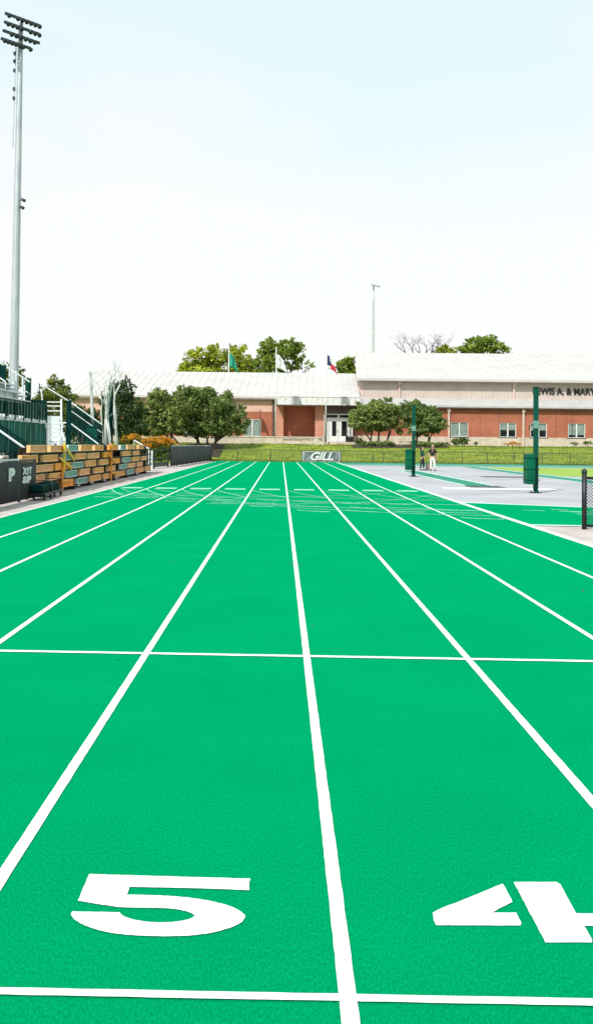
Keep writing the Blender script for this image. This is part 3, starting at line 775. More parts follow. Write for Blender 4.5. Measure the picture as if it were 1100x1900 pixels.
# text helper
def text(body, size, m_, parent, origin, right, upv, width=None, ext=.02, off=0, name='lettering', shear=0, sp=1):
    cu = bpy.data.curves.new('t', 'FONT'); cu.body = body; cu.size = size; cu.extrude = ext; cu.offset = off; cu.shear = shear; cu.space_character = sp
    ob = bpy.data.objects.new('t', cu); col.objects.link(ob); bpy.context.view_layer.update()
    me = bpy.data.meshes.new_from_object(ob.evaluated_get(bpy.context.evaluated_depsgraph_get()))
    bpy.data.objects.remove(ob)
    xs_ = [v.co.x for v in me.vertices]; w_ = max(xs_)-min(xs_); k = width/w_ if width else 1; x0 = min(xs_)
    R_ = Vector(right).normalized(); U_ = Vector(upv).normalized(); Nn = R_.cross(U_)
    o_ = Vector(origin); par = WORLD.get(parent.name, Vector()) if parent else Vector()
    for v in me.vertices:
        c = v.co.copy(); v.co = o_ - par + R_*((c.x-x0)*k) + U_*c.y + Nn*c.z
    me.materials.clear(); me.materials.append(m_)
    o = bpy.data.objects.new(name, me); col.objects.link(o)
    if parent: o.parent = parent; WORLD[o.name] = par
    return o
a = P(988, 731.5, YU-.1); b = P(1104, 733, YU-.1)
text('LEWIS A. & MARY', 1.12, M['blackm'], B, (a.x, YU-.09, a.z), (1,0,0), (0,0,1), width=b.x-a.x, ext=.04, off=.03)

# low stone wall in front of the entrance with dark letters
a = xat(405,815,105); b = xat(601,815,105); z1 = zat(500,809.5,105)
t = thing('low_stone_wall', (a, 105, 1.5), 'low cream stone wall with dark letters in front of the brick entrance', 'wall')
MB().box(a, b, 105, 105.4, 1.2, z1-.12).build('wall_body', M['stone'], t)
MB().box(a-.05, b+.05, 104.95, 105.45, z1-.12, z1).build('coping', M['stone'], t)
mb = MB(); rnd = random.Random(4)
for q in list(range(526, 574, 5))+[578, 590, 594]:
    x = xat(q,813,105); h = rnd.uniform(.14,.2); mb.box(x, x+.05, 104.96, 104.998, z1-.42, z1-.42+h).box(x+.05, x+.2, 104.97, 104.998, z1-.42+h-.05, z1-.42+h)
    if rnd.random() < .6: mb.box(x+.05, x+.2, 104.97, 104.998, z1-.42, z1-.37)
mb.build('lettering', M['trim'], t)
# bins by the doors
def litter_bin(px, ptop, pbot, r, Y, label):
    p = P(px, pbot, Y); z0 = GB+.36 if Y > 107 else gz(p.x, Y); z1 = zat(px, ptop, Y)
    t = thing('litter_bin', (p.x, Y, z0), label, 'litter bin', 'litter bins by the entrance doors')
    MB().tube([(p.x,Y,z0),(p.x,Y,z0+.05),(p.x,Y,z1-.25),(p.x,Y,z1-.22)], [r*.85,r*.95,r,r*.9], 16).build('body', M['blackm'], t, smooth=False)
    MB().ball((p.x,Y,z1-.22), r*1.04, r*1.04, .22, 16, 8, -.1).build('lid', M['dsteel'], t, smooth=True)
litter_bin(643.5, 807, 824, .17, 107.4, 'taller narrow dark litter bin left of its pair by the doors')
litter_bin(650, 809, 822, .24, 107.9, 'wider round black litter bin right of its pair by the doors')
# bench below oak
p = P(752, 819, 104)
t = thing('stone_bench', (p.x, 104, gz(p.x,104)), 'small brown bench on the lawn between the two right oaks', 'bench')
z = gz(p.x,104); MB().box(p.x-.7, p.x+.7, 103.8, 104.2, z+.40, z+.47).build('seat', M['dtrim'], t)
for s in (-.55,.55): MB().box(p.x+s-.06, p.x+s+.06, 103.84, 104.16, z-.02, z+.40).build('leg', M['stone'], t)
# planter / dark cabinet below left oaks
p = P(375, 812, 97); z = gz(p.x, 97)
t = thing('utility_cabinet', (p.x, 97, z), 'low dark cabinet with a pale panel under the left oaks', 'cabinet')
MB().box(p.x-.75, p.x+.75, 96.8, 97.4, z-.05, z+.85).build('body', M['rackdark'], t)
MB().box(p.x+.25, p.x+.6, 96.77, 96.798, z+.35, z+.75).build('panel', M['cream'], t)
MB().box(p.x-.8, p.x+.8, 96.75, 97.45, z+.85, z+.9).build('lid', M['dsteel'], t)

# ------------------------------------------------------------------ flagpoles and flags
def flagpole(px, ptop, Y, label):
    b = P(px, 800, Y); z0 = gz(b.x, Y); z1 = zat(px, ptop, Y)
    t = thing('flagpole', (b.x, Y, z0), label, 'flagpole', 'flagpoles before the entrance')
    MB().tube([(b.x,Y,z0-.1),(b.x,Y,z1)], [.085,.05], 10).build('pole', M['white'], t, smooth=True)
    MB().ball((b.x,Y,z1+.08), .1,.1,.1).build('finial', M['cream'], t, smooth=True)
    MB().tube([(b.x,Y,z0-.02),(b.x,Y,z0+.15)], [.2,.14], 12).build('base', M['stone'], t)
    return b.x
def flag(x, Y, pt, pb, px, label, bands, w=1.5, seed=0):
    z1 = zat(px, pt, Y); z0 = zat(px, pb, Y); rnd = random.Random(seed); nx, nz = 14, 12
    vs = []; fs = []
    for j in range(nz+1):
        for i in range(nx+1):
            u = i/nx; v = j/nz
            # limp cloth: the fly edge sags down
            xx = x+.1+u*w*(.55+.45*v)*(.75); zz = z1 - v*(z1-z0)*.75 - u*u*(z1-z0)*.35
            yy = Y + .16*math.sin(u*9+v*2+seed)*u**.5
            vs.append((xx, yy, zz))
    me = bpy.data.meshes.new('flag')
    fs = [(j*(nx+1)+i, j*(nx+1)+i+1, (j+1)*(nx+1)+i+1, (j+1)*(nx+1)+i) for j in range(nz) for i in range(nx)]
    me.from_pydata(vs, [], fs)
    mats = []
    for b_ in bands:
        if b_[0] not in mats: mats.append(b_[0]); me.materials.append(M[b_[0]])
    for k, p in enumerate(me.polygons):
        j, i = divmod(k, nx); p.use_smooth = True
        for (mn, u0, u1, v0, v1) in bands:
            if u0 <= i/nx < u1 and v0 <= j/nz < v1: p.material_index = mats.index(mn)
    o = bpy.data.objects.new('flag', me); col.objects.link(o)
    sm = o.modifiers.new('thick', 'SOLIDIFY'); sm.thickness = .01
    tag(o, label, 'flag')
YF = 106.2
x = flagpole(423, 642, YF, 'white flagpole carrying the green flag, leftmost of three')
flag(x, YF, 655, 690, 423, 'limp green flag on the leftmost flagpole', [('flagg',0,1.1,0,1.1)], 1.4, 1)
x = flagpole(511, 647, YF, 'white flagpole carrying the white flag, middle of three')
flag(x, YF, 658, 692, 511, 'limp white flag with a dark corner patch', [('flagw',0,1.1,0,1.1),('seam',.1,.5,.1,.4)], 1.7, 2)
x = flagpole(604, 657, YF, 'white flagpole in front of the doors, rightmost of three')
flag(x, YF, 659, 692, 604, 'limp red white and blue flag on the rightmost flagpole', [('flagw',0,1.1,0,1.1),('flagb',0,.35,0,.75),('flagr',.35,1.1,.45,1.1),('flagb',.0,.5,.4,.6)], 1.6, 3)

# ------------------------------------------------------------------ floodlight poles
def lamp_pole(px, Y, ptop, r0_, r1_, label, arms, heads, hs, hm='dsteel', pm='galv'):
    b = P(px, 800, Y); bx = b.x; z1 = zat(px, ptop, Y); z0 = 0
    t = thing('floodlight_pole', (bx, Y, 0), label, 'floodlight', 'stadium floodlight poles')
    n_ = 10; MB().tube([(bx,Y,-.1+(z1+.1)*k/n_) for k in range(n_+1)], [r0_+(r1_-r0_)*k/n_ for k in range(n_+1)], 18).build('pole', M[pm], t, smooth=True)
    d = Vector((.70,.714,0)); nrm = Vector((.714,-.70,0))
    for (dz, lo, hi) in arms:
        z = z1-dz; c = Vector((bx,Y,z)) + nrm*(r1_+.08)
        arm = MB().bar(c+d*lo, c+d*hi, .13, .16).build('crossarm', M[hm], t)
        for k in range(heads):
            if (k*5+int(dz*10)) % 7 == 6: continue
            p = c + d*(lo+(hi-lo)*(k+.5)/heads) + nrm*.18 - Vector((0,0,.14))
            h = MB(); ax = (nrm*.8 - Vector((0,0,.6))).normalized()
            h.tube([p-ax*.22*hs, p-ax*.1*hs, p+ax*.08*hs, p+ax*.16*hs], [.07*hs,.14*hs,.22*hs,.24*hs], 12)
            o = h.build('lamp_head', M[hm], arm, smooth=True)
            WORLD[o.name] = WORLD[t.name]
            MB().tube([p-ax*.1, c+d*(lo+(hi-lo)*(k+.5)/heads)], .03, 5)
    return t, bx, z1
AR = [(0.15,-1.25,1.25),(.72,-1.3,1.25),(1.30,-1.38,1.25),(1.85,-1.5,.6)]
t, bx, z1 = lamp_pole(24.5, 60, 34, .33, .15, 'tall galvanised floodlight pole rising behind the green bleachers at left', AR, 8, .62)
mb = MB(); mb.tube([(bx-.22,59.8,z1-2),(bx-.30,59.8,z1-8.5)], .035, 6)
mb.build('conduit', M['galv'], t)
for k, dz in enumerate((2.4,2.9,3.5,4.7,5.3)):
    MB().box(bx-.36, bx-.22, 59.7, 59.85, z1-dz-.1, z1-dz+.1).build('junction_box', M['dsteel'], t)
zz = zat(38, 378, 60)
mb = MB(); mb.bar((bx+.2,59.9,zz+.2),(bx+.55,59.8,zz+.2),.06); mb.bar((bx+.2,59.9,zz-.25),(bx+.5,59.8,zz-.3),.06)
mb.build('bracket', M['dsteel'], t)
for (dx_, dz) in ((.45,.18),(.38,-.30)):
    MB().tube([(bx+dx_-.1,59.75,zz+dz+.1),(bx+dx_,59.7,zz+dz),(bx+dx_+.12,59.65,zz+dz-.08)], [.05,.09,.11], 10).build('lamp_head', M['dsteel'], t, smooth=True)
lamp_pole(690, 185, 529, .42, .22, 'distant thin floodlight pole rising behind the tall white roof', [(0,-1.2,1.5)], 4, .9, 'paleg', 'paleg')

# ------------------------------------------------------------------ far perimeter fence
def mesh_wires(mb, a, b, z0, z1, pitch_, r):
    a = Vector(a); b = Vector(b); d = (b-a); ln = d.length; d.normalize(); h = z1-z0; s = -h
    while s < ln:
        for sg in (1, -1):
            p0, p1 = (s, z0), (s+h, z1)
            u0_, u1_ = max(0, s), min(ln, s+h)
            if u1_ <= u0_: continue
            za, zb_ = z0+(u0_-s), z0+(u1_-s)
            if sg < 0: za, zb_ = z1-(u0_-s), z1-(u1_-s)
            mb.tube([a+d*u0_+Vector((0,0,za)), a+d*u1_+Vector((0,0,zb_))], r, 3)
        s += pitch_
YFN = 88.4
t = thing('perimeter_fence', (0, YFN, 0), 'long low dark chain link fence across the far end of the track', 'fence')
zt_ = 1.06
posts = [380,441,502,560,632,692,711,768,808,857,903,953,1005,1057,1110]
xp = [xat(q,845,YFN) for q in posts] + [32+3*k for k in range(4)]
for x in xp: MB().tube([(x,YFN,gz(x,YFN)-.1),(x,YFN,zt_+.02)], .04, 8).build('post', M['trim'], t)
MB().tube([(xp[0],YFN,zt_),(xp[-1],YFN,zt_)], .028, 8).build('top_rail', M['trim'], t)
MB().tube([(xp[0],YFN,.07),(xp[-1],YFN,.07)], .03, 8).build('bottom_rail', M['trim'], t)
mb = MB(); mesh_wires(mb, (xp[0],YFN,0), (xp[-1],YFN,0), .06, zt_, .14, .004); mb.build('mesh', M['dsteel'], t)
# banner
a = xat(561,847,YFN-.08); b = xat(631,847,YFN-.08); z0 = zat(595,857,YFN-.1); z1 = zat(595,838,YFN-.1); z0 = max(z0,.03)
t = thing('banner', (a, YFN-.1, 0), 'grey sponsor banner reading GILL on the far fence', 'banner')
MB().box(a, b, YFN-.11, YFN-.08, z0, z1).build('cloth', M['banner'], t)
mb = MB(); mb.box(a, b, YFN-.125, YFN-.112, z1-.05, z1).box(a, b, YFN-.125, YFN-.112, z0, z0+.05).box(a, a+.12, YFN-.125, YFN-.112, z0+.05, z1-.05).box(b-.12, b, YFN-.125, YFN-.112, z0+.05, z1-.05)
mb.build('border', M['galv'], t)
text('GILL', 1.0, M['blackm'], t, (a+.83, YFN-.125, z0+.13), (1,0,0), (0,0,1), width=2.15, ext=.004, off=.05, shear=.35, name='lettering_shadow', sp=.95)
text('GILL', 1.0, M['white'], t, (a+.76, YFN-.15, z0+.17), (1,0,0), (0,0,1), width=2.15, ext=.006, off=.03, shear=.35, sp=.95)

# ------------------------------------------------------------------ fences at left
def screen_fence(name, label, pa, pb, h, fab, every, rail, textsl=None, wavy=.0):
    a = Vector(pa); b = Vector(pb); d = b-a; ln = d.length; d.normalize(); nrm = Vector((d.y,-d.x,0))
    t = thing(name, tuple(a), label, 'fence')
    k = max(1, round(ln/every))
    for i in range(k+1):
        p = a+d*(ln*i/k); MB().tube([p-Vector((0,0,.1)), p+Vector((0,0,h+.03))], .035, 8).build('post', M['blackm'], t)
    MB().tube([a+Vector((0,0,h)), b+Vector((0,0,h))], .03, 8).build('top_rail', rail, t)
    mb = MB(); n_ = int(ln/.25); vs = []; fs = []
    for i in range(n_+1):
        off = wavy*math.sin(i*1.9)*math.sin(i*.7+1)
        p = a+d*(ln*i/n_)+nrm*(.045+off)
        for q in (.04, h*.5, h-.04): vs.append(p+Vector((0,0,q))+nrm*(off*.5 if q == h*.5 else 0))
    for i in range(n_):
        for j in range(2): fs.append((i*3+j, (i+1)*3+j, (i+1)*3+j+1, i*3+j+1))
    o = mb.add(vs, fs).build('screen_fabric', fab, t, smooth=True)
    sm = o.modifiers.new('thick', 'SOLIDIFY'); sm.thickness = .01
    return t, nrm
FA = (-7.15, 3.0, 0); FB = (-7.0, 25.3, 0)
t, nrm = screen_fence('screen_fence', 'black fabric screened fence with white letters at the left edge', FA, FB, 1.13, M['black'], 2.48, M['galv'], wavy=.006)
def on_plane_x(px, py, X):   # point on a plane of constant x
    d = ray(px, py); return CP + d*(X/d.x)
p = on_plane_x(17, 883, -6.94); q = on_plane_x(28.5, 883, -6.94)
text('P', .42, M['white'], t, (p.x, p.y, .62), (0,1,0), (0,0,1), width=q.y-p.y, ext=.003, off=.03)
t2, nrm = screen_fence('screen_gate', 'black screened gate leaf with two rows of white characters beside the block rack', (-7.02,25.36,0), (-7.02,26.9,0), 1.1, M['black'], 2.1, M['blackm'])
text('XYT', .24, M['white'], t2, (-6.955, 25.42, .74), (0,1,0), (0,0,1), width=.95, ext=.003, off=.02)
text('&IP', .24, M['white'], t2, (-6.955, 25.42, .50), (0,1,0), (0,0,1), width=.9, ext=.003, off=.02)
a = P(-4, 850, 27.5)
t = thing('cream_storage_tub', (a.x, 27.5, 0), 'rounded cream tub behind the black screened fence', 'tub')
MB().box(a.x-.3, a.x+.22, 27.2, 27.8, -.02, 1.10).build('body', M['cream'], t, bevel=.06)
MB().box(a.x-.33, a.x+.25, 27.17, 27.83, 1.105, 1.20).build('lid', M['cream'], t, bevel=.03)
# far grey fence + open gate
c0 = G(317, 866); c1 = G(381, 857.5)
screen_fence('windscreen_fence', 'weathered charcoal fabric fence running along the far left of the track', (c0.x, c0.y, 0), (c1.x, YFN, 0), 1.42, M['greyf'], 2.6, M['galv'], wavy=.03)
g0 = G(286, 869)
t = thing('rail_gate', (g0.x, g0.y, 0), 'open dark rail gate with lawn showing through beside the charcoal fence', 'gate')
ga = Vector((g0.x, g0.y, 0)); gb_ = Vector((c0.x-.15, c0.y-.3, 0))
for p in (ga, gb_): MB().tube([p-Vector((0,0,.05)), p+Vector((0,0,1.25))], .06, 8).build('post', M['blackm'], t)
for z in (1.16, .62): MB().bar(ga+Vector((0,0,z)), gb_+Vector((0,0,z)), .05, .07).build('rail', M['blackm'], t)
MB().bar(ga+Vector((0,0,.22)), gb_+Vector((0,0,.22)), .04, .3).build('kick_board', M['blackm'], t)
sheet('lawn_strip', [(-30,67),(-8.0,62),(-7.7,87.5),(-30,87.5)], -.016, M['lawn'])

# right chain-link fence
t = thing('chain_link_fence', (6.0, 18.85, 0), 'black chain link fence with corner post at the right edge', 'fence')
a = G(1083, 981); a = Vector((a.x, a.y, 0)); d = Vector((.93,-.36,0)).normalized(); b = a+d*5.6; h = 1.08
MB().tube([a-Vector((0,0,.1)), a+Vector((0,0,h+.05))], .05, 14).build('post', M['blackm'], t, smooth=True)
MB().ball((a.x,a.y,h+.06), .06,.06,.07).build('post_cap', M['blackm'], t, smooth=True)
for k in (2.8, 5.6):
    p = a+d*k; MB().tube([p-Vector((0,0,.1)), p+Vector((0,0,h))], .035, 10).build('post', M['blackm'], t, smooth=True)
MB().tube([a+Vector((0,0,h-.06)), b+Vector((0,0,h-.06))], .024, 8).build('top_rail', M['blackm'], t, smooth=True)
MB().tube([a+Vector((0,0,.07)), b+Vector((0,0,.07))], .022, 8).build('bottom_rail', M['blackm'], t, smooth=True)
mb = MB(); mesh_wires(mb, a, b, .05, h-.04, .065, .005); mb.build('mesh', M['blackm'], t)

# ------------------------------------------------------------------ green padded posts
def net_post(px, pbot, ptop, bx0, bx1, by0, by1, pw, label):
    g_ = G(px, pbot); Y = g_.y; X = g_.x; zt2 = zat(px, ptop, Y); w2 = pw*Y/F/2
    t = thing('padded_post', (X, Y, 0), label, 'post', 'green net posts on the infield')
    MB().box(X-w2, X+w2, Y-w2, Y+w2, 0, zt2).build('post', M['green'], t, bevel=.012)
    MB().box(X-w2-.012, X+w2+.012, Y-w2-.012, Y+w2+.012, zt2, zt2+.02).build('cap', M['green'], t)
    ax, bx_ = xat(bx0,870,Y), xat(bx1,870,Y)-.0; z1_, z0_ = zat(bx0,by0,Y), zat(bx0,by1,Y)
    MB().box(ax, X-w2-.003, Y-.28, Y+.28, z0_, z1_).build('pad', M['pgreen'], t, bevel=.03)
    for z in (z0_+.15, (z0_+z1_)/2, z1_-.15): MB().box(ax-.006, X+w2+.008, Y-.29, Y+.29, z-.012, z+.012).build('strap', M['dgreen'], t)
    MB().box(X-w2*2.0, X+w2*2.0, Y-w2*2.0, Y+w2*2.0, -.004, .03).build('base_plate', M['dgreen'], t)
    for sx in (-1.6,1.6):
        for sy in (-1.6,1.6): MB().tube([(X+sx*w2,Y+sy*w2,.03),(X+sx*w2,Y+sy*w2,.07)], .022, 6).build('bolt', M['alu'], t)
    zs = zat(px, 795 if px < 900 else 788, Y)
    MB().box(X-w2-.015, X+w2+.015, Y-w2-.03, Y+w2+.03, zs-.14, zs+.14).build('sleeve', M['tealb'], t, bevel=.01)
    MB().tube([(X-w2-.02,Y,zs),(X-w2-.16,Y,zs-.05),(X-w2-.16,Y,zs-.2)], .018, 6).build('crank_handle', M['dgreen'], t)
net_post(766.5, 884, 753, 752, 764, 833, 872, 6, 'farther green post with a shorter pad, beside the two people')
net_post(993, 914, 719, 973.5, 989, 842, 898, 8, 'nearer tall green post with a large green pad, by the chain link fence')

# ------------------------------------------------------------------ rack of stacked blocks
XRK = -7.18
def yrk(px): # where the view line through px meets the rack face
    d = ray(px, 860); return d.y*(XRK/d.x)
rows = [
 [(57,90,'peach'),(93,119,'peach'),(127,147,'tealb'),(150,172,'tan'),(177,195,'tan'),(203,220,'amber'),(224,236,'tealb'),(238,253,'peach'),(257,268,'tan')],
 [(42,75,'tan'),(80,110,'tan'),(117,137,'tealb'),(142,162,'tan'),(165,188,'peach'),(193,209,'amber'),(228,245,'tan'),(248,260,'peach')],
 [(63,99,'peach'),(103,133,'amber'),(136,157,'tealb'),(161,182,'tan'),(186,204,'tan'),(208,225,'amber'),(230,243,'tealb'),(246,260,'tan'),(263,273,'peach')],
 [(59,88,'peach'),(92,118,'tan'),(125,145,'tealb'),(150,171,'peach'),(175,194,'tan'),(202,217,'peach'),(224,236,'tealb'),(239,253,'peach'),(256,267,'peach')],
 [(78,111,'tan'),(115,139,'amber'),(146,165,'tealb'),(169,190,'tan'),(194,211,'tan'),(216,235,'tan'),(238,250,'tealb'),(254,268,'peach'),(271,282,'peach')]]
zrow = [1.30, 1.005, .71, .415, .12]
rown = ['top row', 'second row from the top', 'middle row', 'second row from the bottom', 'bottom row']
ordn = ['first','second','third','fourth','fifth','sixth','seventh','eighth','ninth']
cn = {'peach':'peach','tan':'tan','tealb':'teal','amber':'amber'}
rnd = random.Random(9)
rk = thing('storage_rack', (XRK-.35, 26, 0), 'long dark steel rack with orange uprights holding wooden blocks beside the track', 'rack')
for z in zrow:
    MB().box(XRK-.30, XRK-.02, yrk((60,44,65,61,80)[zrow.index(z)]), yrk(283), z-.035, z-.001).build('shelf', M['rackdark'], rk)
for px in (80, 122, 160, 199, 222, 250, 281):
    y = yrk(px)
    for x in (XRK-.6, XRK-.66): pass
    MB().box(XRK-.36, XRK-.31, y-.04, y+.04, -.01, 1.56).build('upright', M['rackdark'], rk)
MB().box(XRK-.40, XRK-.365, yrk(60), yrk(283), .05, 1.45).build('back_panel', M['rackdark'], rk)
for px in (80, 110, 139, 168, 192, 213, 236, 252, 270):
    y = yrk(px); MB().box(XRK-.36, XRK+.04, y-.05, y+.12, -.01, zrow[4]-.036).build('foot', M['blackm'], rk)
for px, m_ in ((117,'yellow'),(205,'orange'),(114,'orange')):
    y = yrk(px); hh = 1.58 if px != 114 else .8
    z0 = .62 if px == 117 else .0
    u = MB().box(XRK+.025, XRK+.075, y-.06, y+.06, z0 if px == 117 else -.01, hh)
    u.bar((XRK+.05, y, .35 if px != 117 else 1.5), (XRK+.05, y+1.5, .32 if px != 117 else 1.0), .04, .09)
    if px != 114: u.bar((XRK+.05, y-.6, 1.1), (XRK+.05, y+1.1, .72), .04, .08)
    u.build('brace', M[m_], rk)
for ri, (r, z) in enumerate(zip(rows, zrow)):
    for k, (a, b, mn) in enumerate(r):
        y0, y1 = yrk(a), yrk(b); h = .222+rnd.uniform(-.012,.012); off = rnd.uniform(-.03,.015); dp = .11; y0 += rnd.uniform(0,.12); y1 -= rnd.uniform(0.05,.2)
        t = thing('wooden_block' if mn != 'tealb' else 'painted_block', (XRK+off-dp/2, (y0+y1)/2, z),
                  '%s %s block, %s from the near end in the rack\'s %s' % (cn[mn], 'wooden' if mn != 'tealb' else 'painted', ordn[k], rown[ri]),
                  'block', 'blocks stacked on the rack beside the track')
        x1 = XRK+off; z0 = z+.001
        MB().box(x1-dp, x1-.025, y0+.02, y1-.02, z0, z0+h).build('core', M[mn], t)
        fr = MB(); w = .022
        fr.box(x1-.022, x1, y0, y1, z0+h-w, z0+h).box(x1-.022, x1, y0, y1, z0, z0+w).box(x1-.022, x1, y0, y0+w*1.6, z0+w, z0+h-w).box(x1-.022, x1, y1-w*1.6, y1, z0+w, z0+h-w)
        fr.box(x1-dp, x1-.023, y0-.003, y0+.018, z0, z0+h)
        fr.build('edge_frame', M['endgrain' if mn!='amber' else 'amber'] if mn != 'tealb' else M['alu'], t)
# wheeled trolleys at the near end of the rack
def trolley(y, x, label, L_=1.3):
    t = thing('equipment_trolley', (x, y, 0), label, 'trolley', 'black trolleys at the near end of the rack')
    MB().box(x-.3, x+.3, y-L_/2, y+L_/2, .13, .19).build('deck', M['blackm'], t, bevel=.015)
    MB().box(x-.22, x+.2, y-L_/2+.1, y+L_/2-.1, .191, .42).build('load', M['dgreen'], t, bevel=.05)
    for sx in (-.25,.25):
        for sy in (-1,1):
            c = Vector((x+sx, y+sy*(L_/2-.15), .065)); MB().tube([c-Vector((.025,0,0)), c+Vector((.025,0,0))], .065, 14).build('wheel', M['blackm'], t)
    MB().tube([(x-.25,y+L_/2,.19),(x-.25,y+L_/2,.5),(x+.25,y+L_/2,.5),(x+.25,y+L_/2,.19)], .018, 6).build('handle', M['dsteel'], t)
trolley(26.6, -6.85+.05, 'small black trolley below the white characters on the gate', 1.0)
trolley(28.2, -6.9, 'longer black trolley in front of the lowest blocks', 1.1)
# pale tripod leftovers: white coping lumps on pavement edge
# ------------------------------------------------------------------ bleachers
XF, YE = -10.5, 42.0
BL = thing('bleachers', (XF, 30, 0), 'green and aluminium bleachers with stepped seats at the left edge', 'bleachers')
ZD = 2.56
MB().box(XF-1.0, XF, 12, YE, ZD-.12, ZD).build('deck', M['alu'], BL)
y = 12.2
while y < YE: MB().box(XF+.002, XF+.02, y, y+.42, ZD-.14, ZD+.02).build('deck_bracket', M['alu'], BL); y += .95
MB().box(XF-.03, XF, 12, YE, ZD+.10, ZD+.60).build('guard_panel', M['dgreen'], BL)
y = 12
while y <= YE+.01: MB().box(XF+.025, XF+.065, y-.03, y+.03, ZD-.1, ZD+.66).build('guard_post', M['green'], BL); y += 1.25
MB().bar((XF,12,ZD+.68),(XF,YE,ZD+.68),.05).build('guard_rail', M['green'], BL)
MB().box(XF-.06, XF-.03, 12, YE, 1.25, ZD-.14).build('skirt_panel', M['skirt'], BL)
mb = MB(); y = 12.3
while y < YE: mb.box(XF-.028, XF-.0, y-.025, y+.025, 1.2, ZD-.15); y += .8
mb.build('skirt_rib', M['tealb'], BL)
for k in range(13):
    y = 12.5+k*2.45
    for x in (XF-.1, XF-2.6, XF-5.2): MB().box(x-.05, x+.05, y-.05, y+.05, -.02, 2.2+max(0,(XF-x)*.6)).build('column', M['blackm'], BL)
MB().box(XF-.5, XF-.4, 12, YE, .0, 1.25).build('understructure_screen', M['blackm'], BL)
for i in range(9):
    x = XF-.78-.38*i; z = 3.42+.36*i
    MB().box(x-.14, x+.14, 12, YE-.1, z-.045, z).build('seat', M['alu'], BL)
    MB().box(x-.20, x-.17, 12, YE-.1, z-.38, z-.05).build('riser', M['alu'] if i%2 else M['galv'], BL)
    MB().box(x+.15, x+.20, 12, YE-.1, z-.43, z-.385).build('footboard', M['galv'], BL)
a_, b_ = P(-14,706,41), P(13,678,41)
MB().box(a_.x, b_.x, 40.9, 41.0, a_.z, b_.z).build('back_guard_panel', M['dgreen'], BL)
MB().bar((a_.x,40.88,b_.z+.45),(b_.x+.1,40.88,b_.z),.05).build('back_guard_rail', M['alu'], BL)
for (px_, ya, yb) in ((19,680,740),(31,688,742),(43,700,745),(12,704,742)):
    p_ = P(px_, ya, 41.6); q_ = P(px_, yb, 41.6); MB().tube([(p_.x,41.6,q_.z),(p_.x,41.6,p_.z)], .045, 6).build('rail_post', M['alu' if px_ != 12 else 'dgreen'], BL)
for k, (px_, ya) in enumerate(((4,716),(14,722),(24,728),(36,735))):
    p_ = P(px_-12, ya, 41.8); q_ = P(px_+13, ya+3+k, 41.8); MB().bar((p_.x,41.8,p_.z),(q_.x,41.8,p_.z),.28,.07).build('seat_end', M['alu'], BL)
for k in range(10):
    y = 16+k*2.6; MB().bar((XF-.12,y,.1),(XF-.12,y+2.5,1.25),.05).build('cross_brace', M['galv'], BL); MB().bar((XF-.2,y+2.5,.1),(XF-.2,y,1.25),.05).build('cross_brace', M['galv'], BL)
y = 29.0
while y < YE-.2: MB().box(XF+.0, XF+.022, y, y+.05, ZD+.02, ZD+.62).build('guard_picket', M['tealb'], BL); y += .45
# end frame
s = .38/.6
mb = MB().bar((XF-1.0,YE,2.9),(XF-6.3,YE,2.9+5.3*s),.1,.2); mb.build('stringer', M['green'], BL)
mb = MB(); k = 0
x = XF-.8
while x > XF-6.2:
    z = 3.35+(XF-.8-x)*s; mb.box(x-.025, x+.025, YE+.03, YE+.07, z-.6, z+.95); x -= .55
mb.build('end_picket', M['dgreen'], BL)
MB().bar((XF-.75,YE+.05,4.28),(XF-6.2,YE+.05,4.28+5.45*s),.05,.05).build('end_rail', M['alu'], BL)
MB().bar((XF-.75,YE+.05,3.75),(XF-6.2,YE+.05,3.75+5.45*s),.04,.04).build('end_rail', M['alu'], BL)
a = xat(48,740,YE+.2); b = xat(58,740,YE+.2)
MB().box(a, b, YE+.1, YE+.25, -.02, zat(50,702,YE+.2)).build('end_pillar', M['green'], BL, bevel=.02)
MB().box(b+.02, XF, YE+.1, YE+.16, ZD+.0, zat(75,742,YE)).build('end_guard', M['dgreen'], BL)
MB().box(b+.02, XF+.0, YE+.0, YE+.5, ZD-.28, ZD-.14).build('end_landing', M['white'], BL)
MB().box(b+.02, XF+.0, YE+.1, YE+.16, .9, ZD-.3).build('end_skirt', M['skirt'], BL)
MB().tube([(XF-.1,YE+.3,ZD),(XF-.3,YE+.3,ZD+1.35),(XF-.45,YE+.3,ZD+1.45),(XF-.6,YE+.3,ZD+1.0)], .03, 6).build('hoop_rail', M['alu'], BL)
# aisle handrails on the seats
for y in (36.5, 40.2):
    mb = MB()
    for i in range(0,8,1):
        x = XF-1.3-.6*i; z = 3.42+.38*i
        mb.tube([(x,y,z-.3),(x,y,z+.75)], .03, 6)
    mb.tube([(XF-1.3,y,4.17),(XF-1.3-.6*7,y,4.17+.38*7)], .03, 6); mb.build('aisle_rail', M['alu'], BL)

